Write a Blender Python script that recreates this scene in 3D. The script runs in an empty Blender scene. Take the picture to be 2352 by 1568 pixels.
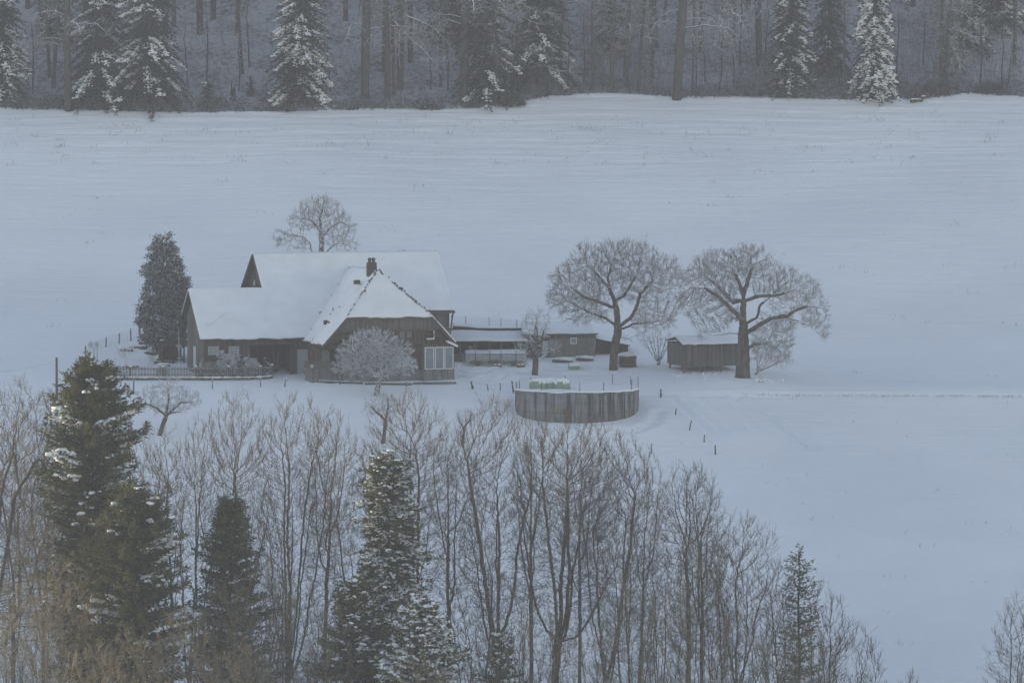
import bpy, math, random
import numpy as np
from math import sin, cos, pi, radians as R

SC = bpy.context.scene
COL = SC.collection
RNG = np.random.default_rng(7)

# ------------------------------------------------------------------ camera
PITCH = R(3.5)
FOC = 167.0
cam_d = bpy.data.cameras.new('camera')
cam = bpy.data.objects.new('camera', cam_d)
COL.objects.link(cam)
cam_d.lens = FOC
cam_d.sensor_width = 36
cam_d.clip_start = 1
cam_d.clip_end = 5000
cam.location = (0, 0, 0)
cam.rotation_euler = (pi / 2 - PITCH, 0, 0)
SC.camera = cam
K = 36.0 / FOC / 2352.0


def ray(ux, uy):
    xc = (ux - 1176) * K
    yc = (784 - uy) * K
    return np.array([xc, cos(PITCH) + yc * sin(PITCH), -sin(PITCH) + yc * cos(PITCH)])


def at(ux, uy, Y):
    d = ray(ux, uy)
    return d * (Y / d[1])


# ------------------------------------------------------------------ noise and terrain
def vnoise(x, y, seed=0):
    x = np.asarray(x, float); y = np.asarray(y, float)
    ix = np.floor(x); iy = np.floor(y)
    fx = x - ix; fy = y - iy
    fx = fx * fx * (3 - 2 * fx); fy = fy * fy * (3 - 2 * fy)

    def h(a, b):
        v = np.sin(a * 127.1 + b * 311.7 + seed * 74.7) * 43758.5453
        return v - np.floor(v)
    return ((h(ix, iy) * (1 - fx) + h(ix + 1, iy) * fx) * (1 - fy)
            + (h(ix, iy + 1) * (1 - fx) + h(ix + 1, iy + 1) * fx) * fy) - .5


PY = np.array([-120, -40, 0, 60, 150, 250, 300, 345, 357, 400, 426, 437, 446, 462, 480, 510, 541, 552, 566, 640, 700, 745, 850, 1000])
PZ = np.array([4, -8, -13, -36, -62, -66, -60, -50.5, -47.8, -39.3, -33.9, -31.4, -30.7, -29.2, -25.3, -16.3, -6.4, -1.5, 5.6, 42, 70, 76, 60, 20.0])  # unseen crest beyond the wood, its height shaped to keep the farm in shade
# monotone-ish smooth profile: cubic hermite with averaged slopes
_s = np.diff(PZ) / np.diff(PY)
_m = np.concatenate([[_s[0]], (_s[1:] + _s[:-1]) / 2, [_s[-1]]])


def prof(y):
    y = np.clip(y, PY[0], PY[-1] - 1e-6)
    i = np.clip(np.searchsorted(PY, y, side='right') - 1, 0, len(PY) - 2)
    h = PY[i + 1] - PY[i]
    t = (y - PY[i]) / h
    return ((2 * t**3 - 3 * t**2 + 1) * PZ[i] + (t**3 - 2 * t**2 + t) * h * _m[i]
            + (-2 * t**3 + 3 * t**2) * PZ[i + 1] + (t**3 - t**2) * h * _m[i + 1])


RUTS = []          # (polyline Nx2, half width, depth)


def H(x, y, fine=False):
    x = np.asarray(x, float); y = np.asarray(y, float)
    z = prof(y)
    z = z + vnoise(x / 22, y / 30, 1) * 1.0 * np.clip((y - 455) / 40, 0, 1) + vnoise(x / 8, y / 9, 2) * .14
    # bank edge of the farm track on the right
    t = np.clip((x - 12) / 6, 0, 1)
    z = z + t * .22 * (1 / (1 + np.exp(-(y - 435.6) / .18)) - .5) * (np.abs(y - 435.6) < 8) * np.clip(1.6 - np.abs(y - 435.6) / 5, 0, 1)
    # mound under the big tree on the right and the raised yard
    z = z + .55 * np.exp(-((x - 21) / 5.5)**2 - ((y - 441) / 4.5)**2)
    z = z + .50 * np.exp(-((x - 6) / 9.0)**2 - ((y - 425) / 4.0)**2)
    if fine:
        f = np.clip((y - 463) / 25, .12, 1)
        g = np.clip((y - 500) / 35, .3, 1)
        w = vnoise(x / 18, y / 14, 9) * 1.6
        z = z + .17 * f * g * vnoise(x / 11, (y + w) / .72, 3) + .10 * f * g * vnoise(x / 4.0, (y + w) / .42, 4)
        z = z + .05 * vnoise(x / .8, y / .8, 5) * np.clip(f * 1.5, .6, 1)
        z = z + .05 * vnoise(x / 5, y / 1.1, 12)
        yard = np.exp(-((x - 3) / 10)**2 - ((y - 447) / 6)**2)
        z = z + yard * (.16 * vnoise(x / 1.1, y / 1.1, 6) + .1 * vnoise(x / .5, y / .5, 8))
        for pl, hw, dep in RUTS:
            lo = pl.min(0) - 1; hi = pl.max(0) + 1
            m = (x > lo[0]) & (x < hi[0]) & (y > lo[1]) & (y < hi[1])
            if not m.any():
                continue
            px, py = x[m], y[m]
            dm = np.full(px.shape, 9.0)
            for a, b in zip(pl[:-1], pl[1:]):
                ab = b - a
                tt = np.clip(((px - a[0]) * ab[0] + (py - a[1]) * ab[1]) / (ab @ ab), 0, 1)
                dm = np.minimum(dm, np.hypot(px - a[0] - tt * ab[0], py - a[1] - tt * ab[1]))
            z[m] = z[m] - dep * np.exp(-(dm / hw)**2) + dep * .6 * np.exp(-((dm - 2.0 * hw) / (hw * .8))**2)
    return z


def ground(ux, uy, y0=300, y1=640):
    d = ray(ux, uy)
    Y = np.arange(y0, y1, .05)
    X = d[0] / d[1] * Y
    Z = d[2] / d[1] * Y
    k = np.argmax(Z < H(X, Y))
    return np.array([X[k], Y[k], float(H(X[k], Y[k]))])


def gz(x, y):
    return float(H(x, y))


# ------------------------------------------------------------------ mesh building
class MB:
    def __init__(s):
        s.v = []; s.f4 = []; s.f3 = []; s.n = 0; s.ng = []

    def quads(s, v, f):
        v = np.asarray(v, float).reshape(-1, 3); f = np.asarray(f, int)
        (s.f4 if f.shape[1] == 4 else s.f3).append(f + s.n)
        s.v.append(v); s.n += len(v)
        return s

    def poly(s, pts):
        pts = np.asarray(pts, float)
        s.ng.append(list(range(s.n, s.n + len(pts))))
        s.v.append(pts); s.n += len(pts)
        return s

    def box(s, x0, x1, y0, y1, z0, z1):
        v = [(x, y, z) for z in (z0, z1) for y in (y0, y1) for x in (x0, x1)]
        return s.quads(v, [(0, 2, 3, 1), (4, 5, 7, 6), (0, 1, 5, 4), (2, 6, 7, 3), (0, 4, 6, 2), (1, 3, 7, 5)])

    def prism(s, poly, off):
        """extrude polygon (list of 3D points) by vector off"""
        p = np.asarray(poly, float); q = p + np.asarray(off, float)
        s.poly(p[::-1]); s.poly(q)
        n = len(p)
        for i in range(n):
            j = (i + 1) % n
            s.quads([p[i], p[j], q[j], q[i]], [(0, 1, 2, 3)])
        return s

    def bar(s, a, b, w, h=None):
        """square bar between two points"""
        a = np.asarray(a, float); b = np.asarray(b, float); h = h or w
        t = b - a; t = t / np.linalg.norm(t)
        r = np.array([0, 0, 1.0]) if abs(t[2]) < .9 else np.array([0, 1.0, 0])
        u = np.cross(t, r); u /= np.linalg.norm(u)
        n = np.cross(u, t)
        c = [(-1, -1), (1, -1), (1, 1), (-1, 1)]
        v = [p + u * i * w / 2 + n * j * h / 2 for p in (a, b) for i, j in c]
        return s.quads(v, [(0, 1, 2, 3), (7, 6, 5, 4), (0, 4, 5, 1), (1, 5, 6, 2), (2, 6, 7, 3), (3, 7, 4, 0)])

    def tube(s, pts, rad, k=8, cap=True):
        pts = np.asarray(pts, float); n = len(pts)
        rad = np.broadcast_to(np.asarray(rad, float), (n,))
        T = np.gradient(pts, axis=0); T /= np.linalg.norm(T, axis=1)[:, None] + 1e-9
        ref = np.array([0.31, 0.95, 0.05]) if abs(T[:, 1]).mean() < .8 else np.array([0, 0, 1.0])
        U = np.cross(T, ref); U /= np.linalg.norm(U, axis=1)[:, None]
        V = np.cross(T, U)
        a = np.arange(k) * 2 * pi / k
        P = pts[:, None] + (U[:, None] * np.cos(a)[None, :, None] + V[:, None] * np.sin(a)[None, :, None]) * rad[:, None, None]
        f = []
        for i in range(n - 1):
            for j in range(k):
                f.append((i * k + j, (i + 1) * k + j, (i + 1) * k + (j + 1) % k, i * k + (j + 1) % k))
        s.quads(P.reshape(-1, 3), f)
        if cap:
            s.poly(P[0]); s.poly(P[-1][::-1])
        return s

    def lumps(s, c, r, seed=0, jit=.25, ang=None):
        """flattened irregular lumps. c Nx3, r Nx3"""
        c = np.asarray(c, float); r = np.asarray(r, float)
        g = np.random.default_rng(seed)
        base = LUMPV; n = len(base)
        v = base[None] * (1 + g.uniform(-jit, jit, (len(c), n, 1)))
        an = g.uniform(0, 2 * pi, len(c)) if ang is None else ang; ca, sa = np.cos(an), np.sin(an)
        v = v * r[:, None]
        x = v[..., 0] * ca[:, None] - v[..., 1] * sa[:, None]
        y = v[..., 0] * sa[:, None] + v[..., 1] * ca[:, None]
        v = np.stack([x, y, v[..., 2]], -1) + c[:, None]
        f = LUMPF[None] + (np.arange(len(c)) * n)[:, None, None]
        return s.quads(v.reshape(-1, 3), f.reshape(-1, 3))

    def build(s, name, mat, parent=None, smooth=False):
        me = bpy.data.meshes.new(name)
        V = np.concatenate(s.v) if s.v else np.zeros((0, 3))
        f4 = np.concatenate(s.f4) if s.f4 else np.zeros((0, 4), int)
        f3 = np.concatenate(s.f3) if s.f3 else np.zeros((0, 3), int)
        ng = s.ng
        loops = np.concatenate([f4.ravel(), f3.ravel()] + [np.array(g) for g in ng]).astype(np.int32)
        tot = np.concatenate([np.full(len(f4), 4), np.full(len(f3), 3), np.array([len(g) for g in ng], int)]).astype(np.int32)
        st = np.concatenate([[0], np.cumsum(tot)[:-1]]).astype(np.int32)
        me.vertices.add(len(V)); me.vertices.foreach_set('co', V.astype(np.float32).ravel())
        me.loops.add(len(loops)); me.loops.foreach_set('vertex_index', loops)
        me.polygons.add(len(tot)); me.polygons.foreach_set('loop_start', st)
        try:
            me.polygons.foreach_set('loop_total', tot)
        except Exception:
            pass
        me.polygons.foreach_set('use_smooth', np.full(len(tot), bool(smooth)))
        me.update(calc_edges=True)
        me.validate()
        if mat is not None:
            me.materials.append(mat)
        o = bpy.data.objects.new(name, me)
        COL.objects.link(o)
        if parent is not None:
            o.parent = parent
        return o


def _ico():
    t = (1 + 5**.5) / 2
    v = np.array([(-1, t, 0), (1, t, 0), (-1, -t, 0), (1, -t, 0), (0, -1, t), (0, 1, t), (0, -1, -t), (0, 1, -t), (t, 0, -1), (t, 0, 1), (-t, 0, -1), (-t, 0, 1)], float)
    v /= np.linalg.norm(v[0])
    f = np.array([(0, 11, 5), (0, 5, 1), (0, 1, 7), (0, 7, 10), (0, 10, 11), (1, 5, 9), (5, 11, 4), (11, 10, 2), (10, 7, 6), (7, 1, 8), (3, 9, 4), (3, 4, 2), (3, 2, 6), (3, 6, 8), (3, 8, 9), (4, 9, 5), (2, 4, 11), (6, 2, 10), (8, 6, 7), (9, 8, 1)])
    return v, f


LUMPV, LUMPF = _ico()


def tag(o, label=None, cat=None, group=None, kind=None):
    if label: o['label'] = label
    if cat: o['category'] = cat
    if group: o['group'] = group
    if kind: o['kind'] = kind
    return o


def empty(name, loc, rz=0, label=None, cat=None, group=None):
    o = bpy.data.objects.new(name, None)
    COL.objects.link(o)
    o.location = tuple(float(c) for c in loc)
    o.rotation_euler = (0, 0, rz)
    o.empty_display_size = .2
    return tag(o, label, cat, group)


def copy_tree(o, parent=None):
    c = o.copy(); COL.objects.link(c)
    if parent is not None:
        c.parent = parent
    for ch in list(o.children):
        copy_tree(ch, c)
    return c


# ------------------------------------------------------------------ materials
class NT:
    def __init__(s, name):
        s.m = bpy.data.materials.new(name); s.m.use_nodes = True
        s.t = s.m.node_tree; s.t.nodes.clear()
        s.out = s.n('ShaderNodeOutputMaterial')

    def n(s, typ, **kw):
        nd = s.t.nodes.new(typ)
        for k, v in kw.items():
            if k.startswith('i_'):
                nd.inputs[k[2:].replace('_', ' ')].default_value = v
            else:
                setattr(nd, k, v)
        return nd

    def l(s, a, b):
        s.t.links.new(a, b)

    def math(s, op, a, b=None, clamp=False):
        nd = s.n('ShaderNodeMath', operation=op, use_clamp=clamp)
        for i, v in enumerate((a, b)):
            if v is None: continue
            if isinstance(v, (int, float)): nd.inputs[i].default_value = v
            else: s.l(v, nd.inputs[i])
        return nd.outputs[0]

    def rng(s, v, a, b, c=0.0, d=1.0):
        nd = s.n('ShaderNodeMapRange')
        s.l(v, nd.inputs[0])
        for i, x in enumerate((a, b, c, d)): nd.inputs[i + 1].default_value = x
        return nd.outputs[0]

    def mix(s, f, a, b):
        nd = s.n('ShaderNodeMix', data_type='RGBA')
        for sock, v in ((nd.inputs[0], f), (nd.inputs[6], a), (nd.inputs[7], b)):
            if isinstance(v, (int, float)): sock.default_value = v
            elif isinstance(v, tuple): sock.default_value = (*v, 1) if len(v) == 3 else v
            else: s.l(v, sock)
        return nd.outputs[2]

    def noise(s, scale, detail=3, vec=None, rough=.5, dist=0):
        nd = s.n('ShaderNodeTexNoise'); nd.inputs['Scale'].default_value = scale
        nd.inputs['Detail'].default_value = detail; nd.inputs['Roughness'].default_value = rough
        nd.inputs['Distortion'].default_value = dist
        if vec is not None: s.l(vec, nd.inputs['Vector'])
        return nd.outputs['Fac']

    def coord(s, scale=(1, 1, 1), kind='Object'):
        tc = s.n('ShaderNodeTexCoord'); mp = s.n('ShaderNodeMapping')
        s.l(tc.outputs[kind], mp.inputs[0]); mp.inputs['Scale'].default_value = scale
        return mp.outputs[0]

    def sep(s, v):
        nd = s.n('ShaderNodeSeparateXYZ'); s.l(v, nd.inputs[0]); return nd.outputs

    def finish(s, col, rough=.85, bump=None, bs=.3, bd=.02, spec=.2, metal=0):
        p = s.n('ShaderNodeBsdfPrincipled')
        if isinstance(col, tuple): p.inputs['Base Color'].default_value = (*col, 1)
        else: s.l(col, p.inputs['Base Color'])
        if isinstance(rough, (int, float)): p.inputs['Roughness'].default_value = rough
        else: s.l(rough, p.inputs['Roughness'])
        p.inputs['Specular IOR Level'].default_value = spec
        p.inputs['Metallic'].default_value = metal
        if bump is not None:
            b = s.n('ShaderNodeBump'); b.inputs['Strength'].default_value = bs; b.inputs['Distance'].default_value = bd
            s.l(bump, b.inputs['Height']); s.l(b.outputs[0], p.inputs['Normal'])
        s.l(p.outputs[0], s.out.inputs[0])
        return s.m


SNOW = (.82, .82, .83)


def m_snow(name='snow', bd=.05, sc=1.5, a_=(.79, .795, .81), b_=(.85, .85, .86)):
    t = NT(name)
    c = t.coord()
    a = t.noise(sc, 6, c, .65)
    b = t.noise(sc * 8, 3, c, .6)
    col = t.mix(t.rng(t.noise(.12 if a_[0] > .75 else .6, 4, c), .3, .7), a_, b_)
    return t.finish(col, .75, t.math('ADD', a, t.math('MULTIPLY', b, .25)), .7, bd, .25)


def m_field():
    t = NT('field_snow')
    c = t.coord()
    st = t.coord((.12, 1.9, 1.0))
    a = t.noise(1.0, 5, st, .6, .4)
    b = t.noise(3.5, 5, c, .6)
    h = t.math('ADD', t.math('MULTIPLY', a, 1.3), t.math('MULTIPLY', b, .55))
    col = t.mix(t.rng(t.noise(.05, 4, c), .35, .65), (.78, .78, .80), (.85, .85, .855))
    # sparse stubble and earth showing through
    g = t.noise(2.2, 5, t.coord((1, 2.2, 1)), .75)
    gm = t.math('MULTIPLY', t.rng(g, .70, .76), t.rng(t.noise(.09, 3, c), .5, .62))
    col = t.mix(t.math('MULTIPLY', gm, .55), col, (.24, .22, .19))
    return t.finish(col, .8, h, 1.0, .15, .2)


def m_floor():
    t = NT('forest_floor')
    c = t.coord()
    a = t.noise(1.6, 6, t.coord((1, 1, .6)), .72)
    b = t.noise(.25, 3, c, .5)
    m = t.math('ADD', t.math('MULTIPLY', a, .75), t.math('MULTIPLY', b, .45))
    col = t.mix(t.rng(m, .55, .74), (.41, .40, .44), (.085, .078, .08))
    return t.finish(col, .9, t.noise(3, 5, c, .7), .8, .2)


def m_bark(name, dark, light, snow=.0, top=.55, frost=.0, sc=6):
    """bark with snow lying on its upper side; frost: share of rime-covered bark"""
    t = NT(name)
    c = t.coord((1, 1, .25))
    n = t.noise(sc, 4, c, .65)
    col = t.mix(t.rng(n, .35, .65), dark, light)
    geo = t.n('ShaderNodeNewGeometry')
    nz = t.sep(geo.outputs['Normal'])[2]
    if snow > 0:
        nn = t.noise(2.3, 3, t.coord(), .6)
        f = t.math('MULTIPLY', t.rng(nz, top - .25, top + .15), t.rng(nn, .62 - snow * .5, .72 - snow * .45), True)
        col = t.mix(f, col, SNOW)
    if frost > 0:
        n2 = t.noise(5.5, 3, t.coord(), .6)
        col = t.mix(t.rng(n2, .66 - frost * .45, .86 - frost * .45), col, (.66, .67, .70))
    return t.finish(col, .95, None, spec=.05)


def m_needle(name, a, b, fr=0.0, frc=(.55, .58, .6)):
    t = NT(name)
    c = t.coord()
    n = t.noise(.9, 3, c, .6)
    n2 = t.noise(7, 2, c, .6)
    col = t.mix(t.rng(t.math('ADD', n, t.math('MULTIPLY', n2, .35)), .5, .85), a, b)
    if fr > 0:
        col = t.mix(t.rng(t.noise(4.2, 3, c, .6), .7 - fr * .4, .85 - fr * .4), col, frc)
    p = t.n('ShaderNodeBsdfPrincipled'); t.l(col, p.inputs['Base Color'])
    p.inputs['Roughness'].default_value = .7; p.inputs['Specular IOR Level'].default_value = .15
    tr = t.n('ShaderNodeBsdfTranslucent'); t.l(col, tr.inputs[0])
    mx = t.n('ShaderNodeMixShader'); mx.inputs[0].default_value = .25
    t.l(p.outputs[0], mx.inputs[1]); t.l(tr.outputs[0], mx.inputs[2]); t.l(mx.outputs[0], t.out.inputs[0])
    return t.m


def m_plank(name, a, b, per=5.5, vertical=True, wear=.4):
    t = NT(name)
    o = t.sep(t.coord())
    along = t.math('ADD', o[0], o[1]) if vertical else o[2]
    k = t.math('MULTIPLY', along, per)
    fl = t.math('FLOOR', k)
    wn = t.n('ShaderNodeTexWhiteNoise', noise_dimensions='1D'); t.l(fl, wn.inputs['W'])
    fr = t.math('FRACT', k)
    gap = t.math('ADD', t.math('LESS_THAN', fr, .07), t.math('GREATER_THAN', fr, .93))
    st = t.noise(2.2, 5, t.coord((5, 5, .5) if vertical else (.5, .5, 8)), .7)
    wr = t.noise(.45, 4, t.coord(), .6)
    f = t.math('ADD', t.math('MULTIPLY', wn.outputs[0], .5), t.math('MULTIPLY', st, .8))
    col = t.mix(t.rng(f, .3, 1.0), a, b)
    col = t.mix(t.math('MULTIPLY', t.rng(wr, .45, .75), wear), col, (.20, .19, .18))
    col = t.mix(t.math('MULTIPLY', gap, .75), col, (.012, .011, .01))
    return t.finish(col, .9, t.math('SUBTRACT', st, gap), .5, .02, .1)


def m_concrete(name='concrete', stain=1.0, base=(.20, .205, .205)):
    t = NT(name)
    c = t.coord()
    n = t.noise(1.1, 6, c, .65)
    col = t.mix(t.rng(n, .3, .7), tuple(x * .72 for x in base), tuple(x * 1.25 for x in base))
    ang = t.noise(1.0, 4, t.coord((1.6, 1.6, .09)), .75)
    ang2 = t.noise(3.2, 4, t.coord((2.2, 2.2, .12)), .7)
    col = t.mix(t.math('MULTIPLY', t.rng(ang, .46, .58), .88 * stain), col, (.035, .035, .038))
    col = t.mix(t.math('MULTIPLY', t.rng(ang2, .56, .72), .5 * stain), col, (.30, .27, .24))
    z = t.sep(c)[2]
    fr = t.math('FRACT', t.math('MULTIPLY', z, 1.1))
    col = t.mix(t.math('MULTIPLY', t.math('LESS_THAN', fr, .05), .55 * stain), col, (.05, .05, .05))
    return t.finish(col, .9, n, .5, .03, .15)


def m_flat(name, a, b=None, sc=4, rough=.8, spec=.2, metal=0):
    t = NT(name)
    b = b or tuple(x * .75 for x in a)
    n = t.noise(sc, 4, t.coord(), .6)
    return t.finish(t.mix(t.rng(n, .3, .7), a, b), rough, n, .3, .01, spec, metal)


def m_glass(name='window_glass', col=(.20, .24, .26)):
    t = NT(name)
    n = t.noise(1.2, 3, t.coord(), .6)
    return t.finish(t.mix(t.rng(n, .35, .65), col, tuple(x * .8 for x in col)), .12, None, spec=.6)


M = dict(
    snow=m_snow(), field=m_field(), floor=m_floor(),
    roofsnow=m_snow('roof_snow', .05, 1.6, (.72, .72, .735), (.80, .80, .81)),
    bark=m_bark('dark_bark', (.035, .031, .027), (.085, .075, .066), .75, .5),
    fore=m_bark('brown_twig_bark', (.052, .042, .033), (.145, .116, .082), .30, .78, .04),
    bushb=m_bark('brown_bark_painted_glints', (.042, .036, .026), (.27, .215, .115), .45, .7, .06, 3),  # gold tone paints low-sun glints into the brown twigs
    frosty=m_bark('rimed_bark', (.060, .054, .05), (.13, .12, .115), .88, .4, .42),
    rime=m_bark('heavily_rimed_bark', (.26, .26, .275), (.40, .40, .42), .9, .3, .85),
    rime2=m_bark('rimed_fruit_bark', (.075, .068, .062), (.15, .14, .135), .9, .3, .55),
    trunk=m_bark('grey_beech_bark', (.042, .039, .038), (.088, .08, .075), .3, .6),
    trunkd=m_bark('dark_forest_bark', (.022, .022, .024), (.048, .046, .047), .2, .7),
    forestbr=m_bark('snowy_forest_branch', (.035, .033, .034), (.07, .066, .065), .85, .45, .12),
    snowbr=m_bark('snow_laden_branch', (.035, .033, .034), (.07, .066, .065), 1.0, .05, .15),
    oldbark=m_bark('old_furrowed_bark', (.045, .038, .032), (.13, .11, .09), .35, .75, .0, 4),
    spruce=m_needle('spruce_needles', (.010, .017, .015), (.030, .042, .034), .08),
    sprucef=m_needle('fore_conifer_needles', (.030, .038, .018), (.17, .155, .052), .04),
    holly=m_needle('frosted_evergreen_leaves', (.022, .032, .027), (.06, .072, .064), .55, (.50, .53, .55)),
    rimeleaf=m_needle('rime_covered_twigs', (.58, .59, .61), (.80, .81, .83), .25, (.30, .31, .32)),
    bramble=m_needle('bramble_leaves', (.04, .04, .03), (.09, .08, .055), .25),
    plank=m_plank('dark_weathered_planks', (.030, .024, .020), (.095, .075, .062)),
    plank2=m_plank('brown_planks', (.055, .038, .028), (.14, .105, .08), 4.5),
    plankg=m_plank('grey_weathered_planks', (.06, .056, .052), (.16, .15, .135), 5.0),
    board=m_plank('horizontal_boards', (.06, .048, .04), (.13, .11, .095), 4.0, False),
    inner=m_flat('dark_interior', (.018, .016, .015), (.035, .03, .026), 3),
    conc=m_concrete(), plaster=m_concrete('stained_plaster', .55, (.16, .155, .15)),
    grey=m_flat('grey_panel', (.13, .125, .115), (.19, .185, .17), 2),
    dimwhite=m_flat('weathered_white_paint', (.40, .41, .41), (.30, .31, .31), 3),
    white=m_flat('white_paint', (.72, .72, .70), (.62, .62, .61), 3),
    pale=m_flat('pale_plaster', (.42, .44, .46), (.34, .36, .38), 2),
    glass=m_glass(), glassl=m_glass('pale_glazing', (.17, .21, .235)),
    tile=m_flat('dark_clay_tile', (.05, .038, .033), (.10, .07, .055), 6),
    metal=m_flat('dark_metal', (.05, .05, .052), (.09, .09, .09), 8, .6, .4, .4),
    wire=m_flat('frosted_wire', (.30, .31, .33), (.42, .43, .45), 8),
    green=m_flat('pale_green_wrap', (.20, .30, .22), (.13, .22, .16), 3, .45, .5),
    orange=m_flat('terracotta', (.22, .10, .06), (.16, .08, .05), 5),
    stone=m_flat('dark_stone', (.07, .065, .06), (.16, .15, .14), 3),
    straw=m_needle('frosted_straw', (.25, .22, .17), (.42, .38, .30), .4),
    grass=m_needle('dry_grass', (.16, .12, .075), (.28, .22, .14), .1),
    red=m_flat('faded_red_cloth', (.16, .055, .05), (.12, .045, .04), 4),
    log=m_flat('cut_log_ends', (.10, .075, .055), (.20, .16, .12), 9),
)
EXPO=1.2
HAZE=.00025
# ------------------------------------------------------------------ tree growing
def unit(v):
    return v / (np.linalg.norm(v, axis=-1, keepdims=True) + 1e-9)


def resample(pl, step):
    pl = np.asarray(pl, float)
    out = [pl[0]]
    for a, b in zip(pl[:-1], pl[1:]):
        n = max(1, int(round(np.linalg.norm(b - a) / step)))
        for i in range(1, n + 1):
            out.append(a + (b - a) * i / n)
    return np.array(out)


def colonize(skel, A, step=.35, di=3.0, dk=.6, trop=(0, 0, .15), maxit=110, rng=RNG, jit=.25, maxn=30000):
    """skel: list of polylines (local coords); the first is the trunk, others hang on the nearest node."""
    P = []; par = []; nch = []
    for k, pl in enumerate(skel):
        q = resample(pl, step)
        if k == 0:
            p0 = -1
        else:
            d = np.linalg.norm(np.array(P) - q[0], axis=1)
            p0 = int(np.argmin(d))
            if d[p0] < step * 1.2: q = q[1:]
        for c in q:
            P.append(c); par.append(p0); nch.append(0)
            if p0 >= 0: nch[p0] += 1
            p0 = len(P) - 1
    n = len(P)
    pos = np.zeros((maxn, 3)); pos[:n] = P
    pr = np.full(maxn, -1); pr[:n] = par
    nc = np.zeros(maxn, int); nc[:n] = nch
    A = np.asarray(A, float); trop = np.asarray(trop, float)
    D = np.linalg.norm(A[:, None] - pos[None, :n], axis=2)
    near = D.argmin(1); dist = D.min(1)
    alive = dist > dk
    for it in range(maxit):
        act = alive & (dist < di * (1 if it > 4 else 4))
        if not act.any() or n > maxn - 600: break
        idx = near[act]
        dv = unit(A[act] - pos[idx])
        S = np.zeros((n, 3)); np.add.at(S, idx, dv)
        cnt = np.bincount(idx, minlength=n)
        src = np.nonzero((cnt > 0) & (nc[:n] < 4))[0]
        if len(src) == 0: break
        d = unit(S[src]) + trop + rng.normal(0, jit, (len(src), 3))
        new = pos[src] + unit(d) * step
        m = len(new)
        if n + m > maxn: break
        pos[n:n + m] = new; pr[n:n + m] = src; nc[src] += 1
        al = np.nonzero(alive)[0]
        for c0 in range(0, len(al), 4000):
            a = al[c0:c0 + 4000]
            DD = ((A[a][:, None] - new[None])**2).sum(2)
            j = DD.argmin(1); dm = np.sqrt(DD[np.arange(len(a)), j])
            up = dm < dist[a]
            near[a[up]] = n + j[up]; dist[a[up]] = dm[up]
        alive &= dist > dk
        # attractors whose node is saturated give up
        alive[alive & (nc[near] >= 4) & (rng.random(len(alive)) < .3)] = False
        n += m
    pos = pos[:n].copy(); pr = pr[:n].copy()
    fix = 3
    for _ in range(2):          # smooth the zigzag out of the limbs
        ok = pr >= 0
        cs = np.zeros_like(pos); cn = np.zeros(n)
        np.add.at(cs, pr[ok], pos[ok]); np.add.at(cn, pr[ok], 1)
        m = ok & (cn > 0); m[:fix] = False
        q = pos.copy(); q[m] = .5 * pos[m] + .25 * pos[pr[m]] + .25 * cs[m] / cn[m][:, None]
        pos = q
    return pos, pr


def radii(pos, par, r0, rt):
    n = len(par)
    ch = np.bincount(par[par >= 0], minlength=n)
    N = np.where(ch == 0, 1.0, 0.0)
    for i in range(n - 1, 0, -1):
        if par[i] >= 0: N[par[i]] += N[i]
    p = max(1.6, math.log(max(N[0], 2)) / math.log(r0 / rt))
    return rt * N**(1 / p), N


def add_twigs(pos, par, rad, dens, length, rt, rmax, rng, up=.3, two=True, wild=.6, ctr=None, out=0.0):
    n = len(pos)
    d = np.zeros((n, 3)); ok = par >= 0
    d[ok] = unit(pos[ok] - pos[par[ok]]); d[~ok] = (0, 0, 1)
    cand = np.nonzero(rad < rmax)[0]
    k = rng.poisson(dens, len(cand))
    src = np.repeat(cand, k)
    m = len(src)
    L = length * rng.uniform(.5, 1.3, m)
    dr = unit(d[src] * .7 + rng.normal(0, wild, (m, 3)) + np.array([0, 0, up]))
    if ctr is not None: dr = unit(dr + unit(pos[src] - ctr) * out)
    p1 = pos[src] + dr * (L * .5)[:, None]
    i1 = n + np.arange(m)
    dr2 = unit(dr + rng.normal(0, .3, (m, 3)) + np.array([0, 0, up * .8]))
    p2 = p1 + dr2 * (L * .5)[:, None]
    P = [pos, p1, p2]; Q = [par, src, i1]; Rr = [rad, np.full(m, rt), np.full(m, rt * .6)]
    if two:
        dr3 = unit(dr + rng.normal(0, .7, (m, 3)))
        P.append(p1 + dr3 * (L * .45)[:, None]); Q.append(i1); Rr.append(np.full(m, rt * .6))
    return np.concatenate(P), np.concatenate(Q), np.concatenate(Rr)


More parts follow.
